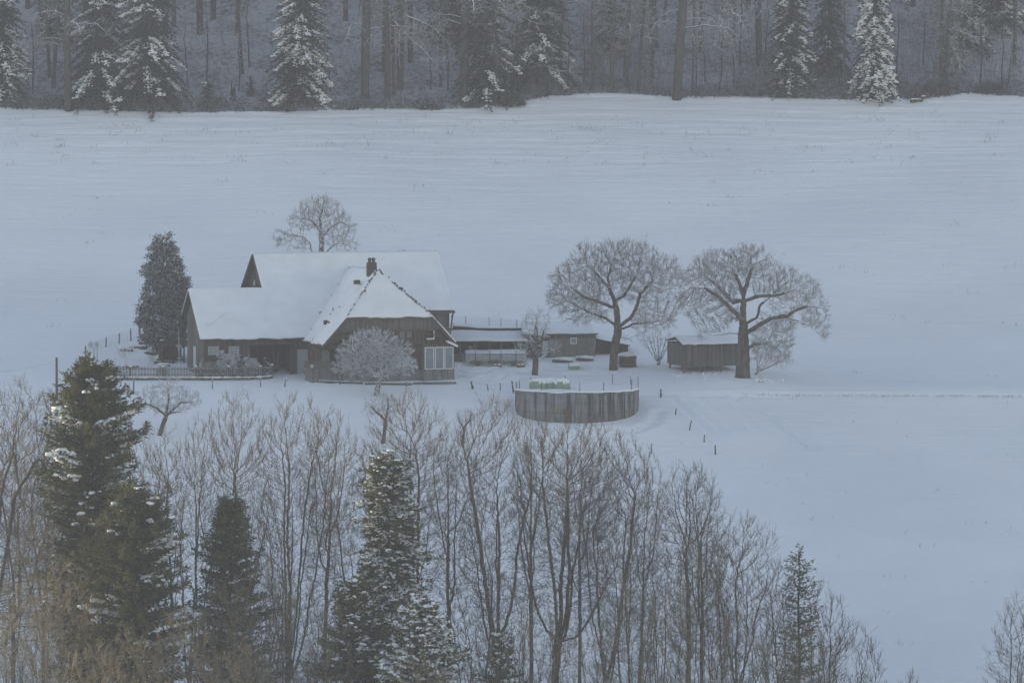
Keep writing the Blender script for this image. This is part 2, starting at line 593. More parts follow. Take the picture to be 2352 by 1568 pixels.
def tree_mesh(mb, pos, par, rad, sel, k):
    """tubes for the segments par->i in sel (bool), k sides"""
    ok = par >= 0
    d = np.zeros_like(pos); d[ok] = unit(pos[ok] - pos[par[ok]])
    # main child: thickest
    n = len(pos); order = np.argsort(rad, kind='stable')
    main = np.full(n, -1); oo = order[ok[order]]; main[par[oo]] = oo
    dn = d.copy(); hm = main >= 0
    dn[hm] = unit(d[hm] + d[main[hm]])
    root = ~ok; dn[root & hm] = d[main[root & hm]]
    ref = np.array([.27, .93, .21])
    U = unit(np.cross(dn, ref)); V = np.cross(dn, U)
    Us = unit(np.cross(d, ref)); Vs = np.cross(d, Us)
    idx = np.nonzero(sel & ok)[0]
    if len(idx) == 0: return
    p = par[idx]; ism = main[p] == idx
    a = np.arange(k) * 2 * pi / k; ca, sa = np.cos(a)[None, :, None], np.sin(a)[None, :, None]
    u0 = np.where(ism[:, None], U[p], Us[idx]); v0 = np.where(ism[:, None], V[p], Vs[idx])
    r0 = np.where(ism, rad[p], np.minimum(rad[p], rad[idx] * 1.15))
    A = pos[p][:, None] + (u0[:, None] * ca + v0[:, None] * sa) * r0[:, None, None]
    B = pos[idx][:, None] + (U[idx][:, None] * ca + V[idx][:, None] * sa) * rad[idx][:, None, None]
    v = np.concatenate([A, B], 1)
    j = np.arange(k); j2 = (j + 1) % k
    f = np.stack([j, j + k, j2 + k, j2], 1)
    f = f[None] + (np.arange(len(idx)) * 2 * k)[:, None, None]
    mb.quads(v.reshape(-1, 3), f.reshape(-1, 4))


def in_blobs(blobs, n, rng, shell=.0):
    """blobs: (cx,cy,cz,rx,ry,rz) -> n points spread by volume"""
    b = np.array(blobs, float)
    w = b[:, 3] * b[:, 4] * b[:, 5]; w /= w.sum()
    out = []
    for q, c in zip(b, rng.multinomial(n, w)):
        v = unit(rng.normal(size=(c, 3))) * (rng.random((c, 1))**(1 / 3.0 if not shell else 1 / (3.0 + shell * 6)))
        out.append(q[:3] + v * q[3:])
    return np.concatenate(out)


def bare_tree(name, base, skel, A, r0, rt=.012, step=.35, dens=1.3, tl=.5, trop=(0, 0, .12), mat='fore', tmat=None,
              twr=.009, rmax=.035, di=3.0, dk=.6, seed=1, up=.3, flare=.35, split=.22, label=None, cat='tree', group=None, jit=.25, maxit=110, wild=.6, taper=0.0, out=0.0):
    rng = np.random.default_rng(seed)
    pos, par = colonize(skel, A, step, di, dk, trop, rng=rng, jit=jit, maxit=maxit)
    rad, N = radii(pos, par, r0, rt)
    pos, par, rad = add_twigs(pos, par, rad, dens, tl, twr, rmax, rng, up, True, wild, np.array(A).mean(0) - (0, 0, np.array(A)[:, 2].std() * .8), out)
    hgt = pos[:, 2] - pos[0, 2]
    big = rad > r0 * .5
    if taper: rad = np.where(rad > r0 * .3, rad * (1 - taper * np.clip(hgt / (skel[0][-1][2] + .1), 0, 1)), rad)
    rad = np.where(big, rad * (1 + flare * np.exp(-hgt / .45)), rad)
    thr = max(r0 * split, .03)
    o = empty(name, base, 0, label, cat, group)
    mt = MB()
    s = rad > thr
    tree_mesh(mt, pos, par, rad, s & (rad > .07), 10)
    tree_mesh(mt, pos, par, rad, s & (rad <= .07), 6)
    mt.build('trunk', M[tmat or mat], o, True)
    mc = MB()
    s = ~s
    tree_mesh(mc, pos, par, rad, s & (rad > .03), 5)
    tree_mesh(mc, pos, par, rad, s & (rad <= .03), 3)
    mc.build('crown', M[mat], o, True)
    return o


def UB(base, items):
    """screen-measured points at the depth of `base` -> local coordinates (x, depth offset, z)"""
    out = []
    for it in items:
        w = at(it[0], it[1], base[1])
        dy = it[2] if len(it) > 2 else 0
        out.append((w[0] - base[0], dy, w[2] - base[2]))
    return out


def ublobs(base, items):
    """(ux,uy,rx,ry[,dy]) in picture units -> local ellipsoids with real depth"""
    k = base[1] * K / cos(PITCH)
    out = []
    for it in items:
        w = at(it[0], it[1], base[1])
        rx, rz = it[2] * k, it[3] * k
        dy = it[4] if len(it) > 4 else 0
        out.append((w[0] - base[0], dy, w[2] - base[2], rx, (rx + rz) / 2, rz))
    return out


# ------------------------------------------------------------------ conifers
def conifer_meshes(h, prof_r, seed=1, z0=.8, dz=.38, nb=7, droop=.5, snow=.5, frond=.42, needle='spruce', trunk_r=.2,
                   width=.075, lift=.15, side=.13, clumpy=0.0, snowscale=1.0, gaps=.1, tuft=0, tsz=.35):
    rng = np.random.default_rng(seed); sn_a = []
    BA = []; LL = []; ZZ = []; TP = []
    z = z0
    ph = 0
    while z < h - .15:
        f = z / h
        for b in range(nb):
            if rng.random() < gaps: continue
            a = ph + 2 * pi * b / nb + rng.normal(0, .22)
            L = prof_r(f, a) * (rng.uniform(.5, .85) if rng.random() < .35 else rng.uniform(.85, 1.15))
            if L < .12: L = .12
            BA.append(a); LL.append(L); ZZ.append(z + rng.normal(0, dz * .8))
        ph += 1.1
        z += dz * (1.0 if f < .85 else .7)
    fr_p = []; fr_d = []; fr_l = []; br = []; sn_c = []; sn_r = []
    for a, L, z in zip(BA, LL, ZZ):
        n = max(3, int(L / side))
        t = np.linspace(0.08, 1, n)
        dirx = np.array([cos(a), sin(a), 0])
        f = z / h
        dd = droop * (1.15 - f)
        zz = z + lift * L * t - dd * L * t**2 + (.12 * L * np.clip(t - .75, 0, 1) * 2)
        C = dirx[None] * (L * t)[:, None]; C[:, 2] = zz
        C += rng.normal(0, .03, C.shape)
        br.append((C[::max(1, n // 4)], L))
        if tuft and L > .4: TP.append(np.concatenate([C[-1], dirx])); TP.append(np.concatenate([C[int(n * .7)], dirx]))
        lat = np.array([-sin(a), cos(a), 0])
        env = (1 - t * .55) * np.clip(t * 4, .3, 1)
        snowy = (vnoise(a * 1.3 + seed, z * .7, seed)[()] + .5) * .75 + rng.random() * .25 < snow
        for sgn in (-1, 1, 0):
            l = frond * env * min(1.3, .45 + L * .28) * rng.uniform(.6, 1.3, n)
            d = unit(dirx * .75 + lat * sgn * .9 + rng.normal(0, .22, (n, 3)) + np.array([0, 0, -.35 * droop * 1.6 if sgn else .05]))
            fr_p.append(C); fr_d.append(d); fr_l.append(l)
        if snowy:
            m = (t > rng.uniform(.15, .5)) & (t < rng.uniform(.8, 1.1))
            if m.any():
                c = C[m].copy(); c[:, 2] += .06
                run = vnoise(t[m] * L * 2.2 + a * 9, z * 7 + 0 * t[m], 8) > -.22
                c = c[run]; q = int(run.sum())
                if q:
                    s = rng.uniform(.07, .15, q) * (.7 + .22 * L) * snowscale
                    sn_c.append(c); sn_r.append(np.stack([s * 1.9, s * .95, s * .55], 1)); sn_a.append(np.full(q, a) + rng.normal(0, .2, q))
                    for sg in (-1, 1):       # snow sliding onto the side sprays
                        k2 = rng.random(q) < .7
                        c2 = c + lat[None] * (sg * rng.uniform(.08, .3, (q, 1)) * (.5 + .25 * L)); c2[:, 2] -= rng.uniform(.03, .14, q)
                        sn_c.append(c2[k2]); s2 = s[k2] * rng.uniform(.5, .95, k2.sum()); sn_r.append(np.stack([s2 * 1.9, s2 * .7, s2 * .55], 1)); sn_a.append(np.full(len(s2), a + sg * .7) + rng.normal(0, .2, len(s2)))
    if TP:
        TPa = np.repeat(np.array(TP), tuft, 0); m_ = len(TPa)
        fr_p.append(TPa[:, :3] + rng.normal(0, tsz * .28, (m_, 3)))
        fr_d.append(unit(TPa[:, 3:] * .8 + rng.normal(0, .55, (m_, 3)) + (0, 0, .75))); fr_l.append(tsz * rng.uniform(.5, 1.2, m_))
    p = np.concatenate(fr_p); d = np.concatenate(fr_d); l = np.concatenate(fr_l)
    n = len(p)
    up = np.array([0, 0, 1.0])
    w = unit(np.cross(d, up) + rng.normal(0, .3, (n, 3)))
    W = width * rng.uniform(.7, 1.4, n)
    tip = p + d * l[:, None] + np.array([0, 0, -1]) * (l * .25)[:, None]
    mid = p + d * (l * .5)[:, None]
    dn = np.array([0, 0, -.45])
    e1 = mid + (w + dn) * W[:, None]; e2 = mid + (-w + dn) * W[:, None]
    v = np.stack([p, e1, tip, mid, e2], 1).reshape(-1, 3)
    f = np.array([(0, 1, 2, 3), (0, 3, 2, 4)])[None] + (np.arange(n) * 5)[:, None, None]
    fol = MB(); fol.quads(v, f.reshape(-1, 4))
    tr = MB()
    zz = np.linspace(-1.0, h * .98, 14)
    tr.tube(np.stack([.05 * np.sin(zz * .8), .05 * np.cos(zz * .6), zz], 1), np.maximum(trunk_r * (1 - zz / h * .97) * (1 + .4 * np.exp(-np.maximum(zz, 0) / .5)), .012), 9)
    brm = MB()
    for C, L in br:
        if L > .5 and len(C) > 1:
            brm.tube(C, np.linspace(.012 + .008 * L, .006, len(C)), 3, False)
    tr_br = brm
    sn = MB()
    if TP and tuft:
        T = np.array(TP); k = (vnoise(np.arctan2(T[:, 1], T[:, 0]) * 1.3 + seed, T[:, 2] * .8, seed) + .5) * .6 + rng.random(len(T)) * .4 < snow * .85
        T = T[k]
        for q in range(3):
            if len(T):
                s = rng.uniform(.06, .17, len(T)) * snowscale; c = T[:, :3] + rng.normal(0, tsz * .25, (len(T), 3)); c[:, 2] = T[:, 2] + tsz * .42 + s * .1
                sn_c.append(c); sn_r.append(np.stack([s * 1.25, s, s * .7], 1)); sn_a.append(rng.uniform(0, 6, len(T)))
    if sn_c: sn.lumps(np.concatenate(sn_c), np.concatenate(sn_r), seed, .25, np.concatenate(sn_a))
    return tr, tr_br, fol, sn


def conifer(name, base, h, prof_r, label=None, cat='tree', group=None, needle='spruce', tm='trunkd', **kw):
    tr, brm, fol, sn = conifer_meshes(h, prof_r, **kw)
    o = empty(name, base, 0, label, cat, group)
    t = tr.build('trunk', M[tm], o, True)
    if brm.n: brm.build('branch', M[tm], t, True)['kind'] = 'stuff'
    c = fol.build('crown', M[needle], o, False)
    if sn.n:
        s = sn.build('snow_load', M['roofsnow'], c, True); s['kind'] = 'stuff'
    return o
# ------------------------------------------------------------------ light, sky, haze
SUN_AZ = R(-68)      # from straight ahead towards the left
SUN_EL = R(6.4)
w = bpy.data.worlds.new('World'); SC.world = w; w.use_nodes = True
nt = w.node_tree
bg = nt.nodes['Background']
sky = nt.nodes.new('ShaderNodeTexSky'); sky.sky_type = 'NISHITA'; sky.sun_disc = False
sky.sun_elevation = SUN_EL; sky.sun_rotation = SUN_AZ
sky.altitude = 600; sky.air_density = 1.0; sky.dust_density = .05; sky.ozone_density = .3
tn_ = nt.nodes.new('ShaderNodeMix'); tn_.data_type = 'RGBA'; tn_.blend_type = 'MULTIPLY'; tn_.inputs[0].default_value = 1
tn_.inputs[7].default_value = (1.06, .985, 1.065, 1)
nt.links.new(sky.outputs[0], tn_.inputs[6]); nt.links.new(tn_.outputs[2], bg.inputs[0]); bg.inputs[1].default_value = .15
sl = bpy.data.lights.new('sun', 'SUN'); sl.energy = 5.0; sl.angle = R(.6); sl.color = (1.0, .87, .66)
so = bpy.data.objects.new('sun', sl); COL.objects.link(so)
from mathutils import Vector
sd = Vector((sin(SUN_AZ) * cos(SUN_EL), cos(SUN_AZ) * cos(SUN_EL), sin(SUN_EL)))
so.rotation_euler = sd.to_track_quat('Z', 'Y').to_euler()
so.location = (0, 300, 100)
vs = SC.view_settings
SC.display_settings.display_device = 'sRGB'
vs.view_transform = 'Standard'; vs.look = 'None'; vs.exposure = EXPO; vs.gamma = 1
SC.cycles.max_bounces = 5; SC.cycles.diffuse_bounces = 2; SC.cycles.glossy_bounces = 1; SC.cycles.transmission_bounces = 1
SC.cycles.transparent_max_bounces = 4; SC.cycles.volume_bounces = 0
SC.cycles.use_adaptive_sampling = True; SC.cycles.adaptive_threshold = .012
SC.cycles.use_denoising = True
try: SC.cycles.denoiser = 'OPENIMAGEDENOISE'; SC.cycles.denoising_prefilter = 'ACCURATE'
except Exception: pass

hz = MB().box(-1260, 560, -130, 1010, -72, 112).build('haze', None); hz['kind'] = 'stuff'
hm = bpy.data.materials.new('haze_air'); hm.use_nodes = True; ht = hm.node_tree; ht.nodes.clear()
vo = ht.nodes.new('ShaderNodeVolumePrincipled'); oo_ = ht.nodes.new('ShaderNodeOutputMaterial')
vo.inputs['Color'].default_value = (.74, .82, 1.0, 1); vo.inputs['Density'].default_value = HAZE; vo.inputs['Anisotropy'].default_value = .1
ht.links.new(vo.outputs[0], oo_.inputs['Volume']); hz.data.materials.append(hm)

# ------------------------------------------------------------------ ruts and tracks in the snow
def rut(us, hw, dep):
    pts = np.array([ground(a, b)[:2] for a, b in us])
    t = np.linspace(0, len(pts) - 1, len(pts) * 5)
    i = np.arange(len(pts))
    RUTS.append((np.stack([np.interp(t, i, pts[:, 0]), np.interp(t, i, pts[:, 1])], 1), hw, dep))


rut([(1046, 862), (1090, 871), (1130, 862), (1180, 850), (1240, 843)], .3, .16)
rut([(1046, 851), (1080, 857), (1120, 850), (1175, 841), (1235, 836)], .3, .14)
rut([(1052, 846), (1110, 846), (1160, 836), (1230, 830)], .25, .10)
rut([(1100, 872), (1145, 870), (1180, 858), (1225, 849)], .25, .12)
rut([(1735, 845), (1800, 838), (1900, 846), (2080, 871), (2200, 890), (2352, 904)], .45, .14)
rut([(1735, 853), (1850, 851), (2060, 880), (2200, 899), (2352, 909)], .3, .08)
rut([(1480, 908), (1700, 910), (1900, 910), (2100, 910), (2352, 909)], .5, .12)
rut([(1690, 913), (1722, 928), (1760, 950), (1800, 985), (1835, 1008), (1872, 1034)], .35, .18)
rut([(1650, 915), (1680, 935), (1715, 962), (1738, 990)], .3, .10)
rut([(1610, 917), (1640, 938), (1668, 960), (1700, 985)], .3, .09)
rut([(1575, 918), (1600, 938), (1640, 968), (1668, 1000)], .3, .10)
rut([(1545, 915), (1580, 948), (1622, 985), (1662, 1020)], .35, .10)
rut([(1730, 915), (1762, 935), (1790, 960)], .3, .07)
rut([(1415, 985), (1460, 990), (1500, 972), (1515, 945)], .5, .12)
rut([(330, 800), (352, 812), (362, 830), (350, 842)], .35, .12)
rut([(640, 866), (680, 866), (700, 872), (760, 880)], .3, .08)

# ------------------------------------------------------------------ terrain sheets
EDGE_U = [(-300, 246), (0, 247), (160, 252), (330, 257), (480, 258), (640, 256), (760, 252), (900, 249), (1000, 252), (1060, 247), (1110, 246), (1180, 235), (1260, 220), (1400, 213), (1500, 219), (1560, 224), (1680, 222), (1800, 226), (2000, 229), (2110, 227), (2230, 214), (2352, 221), (2700, 225)]
EDGE = np.array([ground(a, b, 500, 570)[:2] for a, b in EDGE_U])


def edge_y(x):
    return np.interp(x, EDGE[:, 0], EDGE[:, 1])


def grid_sheet(name, xs, ys, mat, keep=None, fine=True, dz=0.0):
    X, Y = np.meshgrid(xs, ys)
    Z = H(X.ravel(), Y.ravel(), fine).reshape(X.shape) + dz
    nx, ny = len(xs), len(ys)
    v = np.stack([X, Y, Z], -1).reshape(-1, 3)
    i, j = np.meshgrid(np.arange(nx - 1), np.arange(ny - 1))
    a = (j * nx + i).ravel()
    f = np.stack([a, a + 1, a + nx + 1, a + nx], 1)
    if keep is not None:
        c = (v[f[:, 0]] + v[f[:, 2]]) / 2
        f = f[keep(c)]
    mb = MB(); mb.quads(v, f)
    o = mb.build(name, mat, None, True)
    o['kind'] = 'structure'
    return o


def axis(segs):
    out = [segs[0][0]]
    for a, b, s in segs:
        n = max(1, int(round((b - a) / s)))
        out += list(np.linspace(a, b, n + 1)[1:])
    return np.array(out)


xs = axis([(-1240, -200, 40), (-200, -75, 6), (-75, -57, 1.0), (-57, 57, .33), (57, 75, 1), (75, 200, 6), (200, 540, 30)])
ys = axis([(-120, 280, 8), (280, 330, 2.5), (330, 356, .8), (356, 425, .4), (425, 462, .28), (462, 548, .33)])
grid_sheet('snowy_field', xs, ys, M['field'], lambda c: c[:, 1] < np.minimum(edge_y(c[:, 0]) + .0, 547.9))
ys2 = axis([(520, 572, .4), (572, 640, 2.5), (640, 1000, 12)])
grid_sheet('forest_floor', xs, ys2, M['floor'], lambda c: c[:, 1] > edge_y(c[:, 0]) - .35, dz=-.07)
# ------------------------------------------------------------------ frames for buildings
class Frame:
    """local axes: u to the right, v away from the viewer, z up; origin on the ground"""
    def __init__(s, O, al):
        s.O = np.array(O, float); s.al = al

    def P(s, ux, uy, v):
        """screen point on the local plane v=const -> (u, z)"""
        d = ray(ux, uy); n = np.array([-sin(s.al), cos(s.al), 0])
        t = (v + n @ s.O) / (n @ d); p = d * t - s.O
        return p[0] * cos(s.al) + p[1] * sin(s.al), p[2]

    def Q(s, ux, uy, u):
        """screen point on the local plane u=const -> (v, z)"""
        d = ray(ux, uy); n = np.array([cos(s.al), sin(s.al), 0])
        t = (u + n @ s.O) / (n @ d); p = d * t - s.O
        return -p[0] * sin(s.al) + p[1] * cos(s.al), p[2]

    def W(s, u, v, z=0.0):
        return s.O + np.array([u * cos(s.al) - v * sin(s.al), u * sin(s.al) + v * cos(s.al), z])

    def g(s, u, v):
        w = s.W(u, v); return gz(w[0], w[1]) - s.O[2]


def snow_sheet(mb, a, b, c, d, th=.16, n=None, seed=0, edge=.12, op=''):
    # op: sides that continue in a neighbouring sheet (b lower, t upper, l, r)
    """a snow blanket on the quad a-b-c-d (a-b lower edge, d-c upper edge)"""
    a, b, c, d = [np.asarray(q, float) for q in (a, b, c, d)]
    nx = n or int(np.clip(np.linalg.norm(b - a) / .22, 4, 90)); ny = int(np.clip(np.linalg.norm(d - a) / .25, 3, 60))
    s, t = np.meshgrid(np.linspace(0, 1, nx + 1), np.linspace(0, 1, ny + 1))
    s = s[..., None]; t = t[..., None]
    P = (a * (1 - s) + b * s) * (1 - t) + (d * (1 - s) + c * s) * t
    N = np.cross(b - a, d - a); N /= np.linalg.norm(N)
    if N[2] < 0: N = -N
    k = vnoise(P[..., 0] * .9 + seed, P[..., 1] * .9 + P[..., 2], 21) * .07 + vnoise(P[..., 0] * .35 + seed, P[..., 2] * .5, 23) * .10 + vnoise(P[..., 0] * 3.1, P[..., 2] * 3.1, 22) * .035
    LX, LY = np.linalg.norm(b - a), np.linalg.norm(d - a)
    S0, T0 = s[..., 0], t[..., 0]
    rim = np.minimum(np.minimum(S0 * LX + 9 * ('l' in op), (1 - S0) * LX + 9 * ('r' in op)), T0 * LY + 9 * ('b' in op))
    hgt = th * np.clip(.35 + rim / edge * .65, 0, 1) + k
    top = P + N * hgt[..., None]
    # the lower edge wavers
    dn = (a - d) / np.linalg.norm(a - d)
    wv = (0 if 'b' in op else 1) * vnoise(s[0, :, 0] * np.linalg.norm(b - a) * 1.7 + seed, 0 * s[0, :, 0], 5) * .24
    top[0] += dn * wv[:, None]; bot = P.copy(); bot[0] += dn * wv[:, None]
    m = (nx + 1) * (ny + 1)
    v = np.concatenate([top.reshape(-1, 3), bot.reshape(-1, 3)])
    i, j = np.meshgrid(np.arange(nx), np.arange(ny)); q = (j * (nx + 1) + i).ravel()
    f = [np.stack([q, q + 1, q + nx + 2, q + nx + 1], 1)]
    f.append(f[0][:, ::-1] + m)
    e = np.arange(nx)
    if 'b' not in op: f.append(np.stack([e, e + m, e + 1 + m, e + 1], 1))
    e = np.arange(nx) + ny * (nx + 1)
    if 't' not in op: f.append(np.stack([e + 1, e + 1 + m, e + m, e], 1))
    e = np.arange(ny) * (nx + 1)
    if 'l' not in op: f.append(np.stack([e + nx + 1, e + nx + 1 + m, e + m, e], 1))
    e = e + nx
    if 'r' not in op: f.append(np.stack([e, e + m, e + nx + 1 + m, e + nx + 1], 1))
    mb.quads(v, np.concatenate(f))


def up(p, h): return (p[0], p[1], p[2] + h)


def window(par, x0, x1, z0, z1, y, cross=True, fr='dimwhite', gl='glass', t=.07, name='window', vert=None, depth=.06):
    fw = MB()
    fw.box(x0, x1, y - depth, y + .02, z0, z0 + t).box(x0, x1, y - depth, y + .02, z1 - t, z1)
    fw.box(x0, x0 + t, y - depth, y + .02, z0 + t, z1 - t).box(x1 - t, x1, y - depth, y + .02, z0 + t, z1 - t)
    if cross:
        xm = (x0 + x1) / 2; fw.box(xm - t * .4, xm + t * .4, y - depth * .8, y + .01, z0 + t, z1 - t)
        zm = z0 + (z1 - z0) * .55; fw.box(x0 + t, x1 - t, y - depth * .7, y + .008, zm - t * .25, zm + t * .25)
    o = fw.build(name, M[fr], par)
    MB().box(x0 + t * .8, x1 - t * .8, y - .02, y - .005, z0 + t * .8, z1 - t * .8).build('pane', M[gl], o)
    return o


AL = R(17)
g0 = ground(892, 876)
F = Frame(g0, AL)
farm = empty('farmhouse', F.O, AL, 'big snow-roofed farmhouse and barn in one, with half-hipped wooden gable and chimney', 'farmhouse')
FO = farm
# ---- roof planes
RZ, RV = 11.42, 14.9          # barn ridge
LZ, LV = 8.27, 11.4          # lower barn ridge
EZ, EV = 3.8, 6.5            # eave
MZ, MV = 6.02, 8.9
ul, um, ur = -16.5, -9.35, 9.1
rf = MB()
def slab(mb, pts, t=.12): mb.prism([up(p, -t) for p in pts], (0, 0, t))
slab(rf, [(um, LV, LZ), (ur, LV, LZ), (ur, RV, RZ), (um, RV, RZ)])
slab(rf, [(ul, MV, MZ), (ur, MV, MZ), (ur, LV, LZ), (ul, LV, LZ)])
slab(rf, [(ul, EV, EZ), (-3.0, EV, EZ), (-3.0, MV, MZ), (ul, MV, MZ)])
slab(rf, [(um - .1, RV, RZ), (ur, RV, RZ), (ur, 23.2, 5.15), (um - .1, 23.2, 5.15)])
slab(rf, [(ul, LV, LZ), (um, LV, LZ), (um, 14.4, 5.7), (ul, 14.4, 5.7)])
# ---- house roof: ridge, break, hip
HR, HB, HE = 10.15, 6.02, 3.5
BU, EU = 4.2, 6.5
VA, VF = 3.8, -.45
vr = 14.2
slab(rf, [(-EU, VF, HE), (-BU, VF, HB), (0, VA, HR), (0, vr, HR), (-EU, vr, HE)])
slab(rf, [(BU, VF, HB), (EU, VF, HE), (EU, 10.0, HE), (0, vr, HR), (0, VA, HR)])
slab(rf, [(-BU, VF, HB), (BU, VF, HB), (0, VA, HR)])
roof = rf.build('roof', M['tile'], FO)
sn = MB()
snow_sheet(sn, (um + .05, LV, LZ), (ur, LV, LZ), (ur, RV, RZ), (um + .05, RV, RZ), op='b')
snow_sheet(sn, (ul, MV, MZ), (-4.4, MV, MZ), (-4.4, LV, LZ), (ul, LV, LZ), op='brt')
snow_sheet(sn, (-4.4, MV, MZ), (ur, MV, MZ), (ur, LV, LZ), (-4.4, LV, LZ), op='ltb')
snow_sheet(sn, (ul, EV, EZ), (-4.4, EV, EZ), (-4.4, MV, MZ), (ul, MV, MZ), op='rt')
snow_sheet(sn, (um, 23.2, 5.15), (ur, 23.2, 5.15), (ur, RV, RZ), (um, RV, RZ))
snow_sheet(sn, (ul, 14.4, 5.7), (um - .1, 14.4, 5.7), (um - .1, LV, LZ), (ul, LV, LZ))


def tri_snow(a, b, c, th=.15):   # a-b low edge, c apex
    snow_sheet(sn, a, b, c, c, th)


# left slope of the house: quad behind the apex plus the triangle in front
snow_sheet(sn, (-EU, VF, HE), (-EU, VA, HE), (0, VA, HR), (-BU, VF, HB), .13, op='r')
snow_sheet(sn, (-EU, VA, HE), (-EU, vr, HE), (0, vr, HR), (0, VA, HR), .13, op='l')
snow_sheet(sn, (EU, VF, HE), (EU, VA, HE), (0, VA, HR), (BU, VF, HB), .13)
snow_sheet(sn, (EU, VA, HE), (EU, 10, HE), (0, vr, HR), (0, VA, HR), .13)
tri_snow((-BU, VF, HB), (BU, VF, HB), (0, VA, HR), .13)
sn.build('roof_snow', M['roofsnow'], roof, True)
# bare ridge and hip tiles peeping through
rt = MB(); g_ = np.random.default_rng(3)


def tiles(a, b, p, s=.13, off=.10, step=.24, jit=.05):
    a = np.array(a, float); b = np.array(b, float); n = int(np.linalg.norm(b - a) / step)
    for i in range(n):
        if g_.random() < p(i / n):
            c = a + (b - a) * (i + .5) / n + g_.normal(0, jit, 3); z = g_.uniform(.5, 1.1) * s
            d = (b - a) / np.linalg.norm(b - a) * z
            rt.bar(c - d + (0, 0, off), c + d * g_.uniform(.1, 1) + (0, 0, off), z * 1.0, z * .9)


tiles((BU, VF, HB), (0, VA, HR), lambda t: .9, .16, .17, .3)
tiles((-BU, VF, HB), (0, VA, HR), lambda t: .35 + .5 * t, .11, .15, .3)
tiles((-BU + .3, VF, HB + .1), (.0, VA, HR), lambda t: .25 + .4 * t, .09, .19, .3, .12)
tiles((BU, VF, HB), (EU, VF, HE), lambda t: .25, .07, .13)
tiles((-.6, VA + 1.4, HR - .5), (.1, VA + .3, HR), lambda t: .8, .12, .16, .3, .12)
# valley against the barn roof
va = SPv = None
def roofz_barn(v): return EZ + (v - EV) * (RZ - EZ) / (RV - EV)
def valley(u):     # where the left house slope meets the barn slope
    z = HR + u * (HR - HE) / EU
    return (u, EV + (z - EZ) * (RV - EV) / (RZ - EZ), z)
tiles(valley(-5.6), valley(-.15), lambda t: .75 if t > .25 else .2, .10, .15, .3, .04)
tiles((-7.2, 11.3, 7.85), (-4.4, 11.3, 7.85), lambda t: .85, .07, .13, .17, .01)
tiles((5.2, RV, RZ), (8.0, RV, RZ), lambda t: .4, .07, .12)
tiles((ur - .2, 8.9, 5.75), (ur - .2, RV, RZ), lambda t: .18 if t < .85 else .6, .08, .14)
tiles((-9, 8.2, roofz_barn(8.2)), (-4, 7.9, roofz_barn(7.9)), lambda t: .04, .10, .15)
tiles((-5.8, 2.0, 4.4), (-2.0, 5.5, 8.1), lambda t: .08, .10, .15, .3, .25)
rt.build('ridge_tile', M['tile'], roof)['kind'] = 'stuff'
for (a, b) in (((-1.7, 4.9, 9.2), .28), ((-5.0, 4.0, 5.5), .16)):
    MB().box(a[0] - b, a[0] + b, a[1] - .2, a[1] + .2, a[2] - .3, a[2] + .1).build('roof_hatch', M['tile'], roof)
# vent pipe and lightning rod on the left slope
def on_left(ux, uy):
    # intersection with the left slope z = HR + u*(HR-HE)/EU
    k = (HR - HE) / EU; best = None
    for v in np.arange(-.5, 13, .05):
        u, z = F.P(ux, uy, v); e = abs(z - (HR + u * k))
        if best is None or e < best[0]: best = (e, u, v, z)
    return best[1:]
u, v, z = on_left(737, 710)
MB().tube([(u, v, z - .1), (u, v, z + .42), (u + .02, v, z + .44)], [.06, .06, .14], 8).build('vent_pipe', M['metal'], roof)
rt2 = MB(); rt2.bar((u - .05, v - .1, z + .1), (u - .75, v - .45, z - .55), .14, .12)  # dark streak down the slope beside the vent pipe
rt2.build('dark_roof_streak', M['tile'], roof)
u, v, z = on_left(764.5, 719)
MB().tube([(u, v, z - .1), (u, v, z + .55)], .045, 6).build('vent_pipe', M['metal'], roof)
# chimney
u, z = F.P(853.5, 618, VA + .8)
ch = MB().box(u - .40, u + .40, VA + .4, VA + 1.2, z - .7, z + .62)
ch.box(u - .44, u + .44, VA + .36, VA + 1.24, z + .15, z + .22)
cho = ch.build('chimney', M['tile'], roof)
for s in (-1, 1):
    c = u + s * .19
    MB().tube([(c, VA + .8, z + .58), (c, VA + .8, z + .86), (c, VA + .8, z + .88), (c, VA + .8, z + 1.0), (c, VA + .8, z + 1.08)], [.15, .15, .18, .18, .08], 10).build('chimney_pot', M['tile'], cho)
# ---- barn walls
zb = -1.2
vw = EV + .65
def fz(v): return roofz_barn(v) - .16
gu0, gz1 = F.P(572, 793, vw); gu1, _ = F.P(667, 793, vw); wu, _ = F.P(681.5, 790, vw)
wl = MB()
wl.box(-16.0, gu0, vw, vw + .2, zb, fz(vw)).box(gu0, gu1, vw, vw + .2, gz1, fz(vw)).box(gu1, wu, vw, vw + .2, zb, fz(vw))
wl.box(wu, -5.2, vw, vw + .2, 2.72, fz(vw))
wl.build('barn_front_wall', M['plank'], FO)
# left gable of the lower barn
lw = MB(); lw.prism([(-16.0, vw + .2, zb), (-16.0, 14.0, zb), (-16.0, 14.0, 5.8), (-16.0, LV, LZ - .2), (-16.0, vw + .2, fz(vw + .2))], (.18, 0, 0))
lw.build('barn_side_wall', M['plankg'], FO)
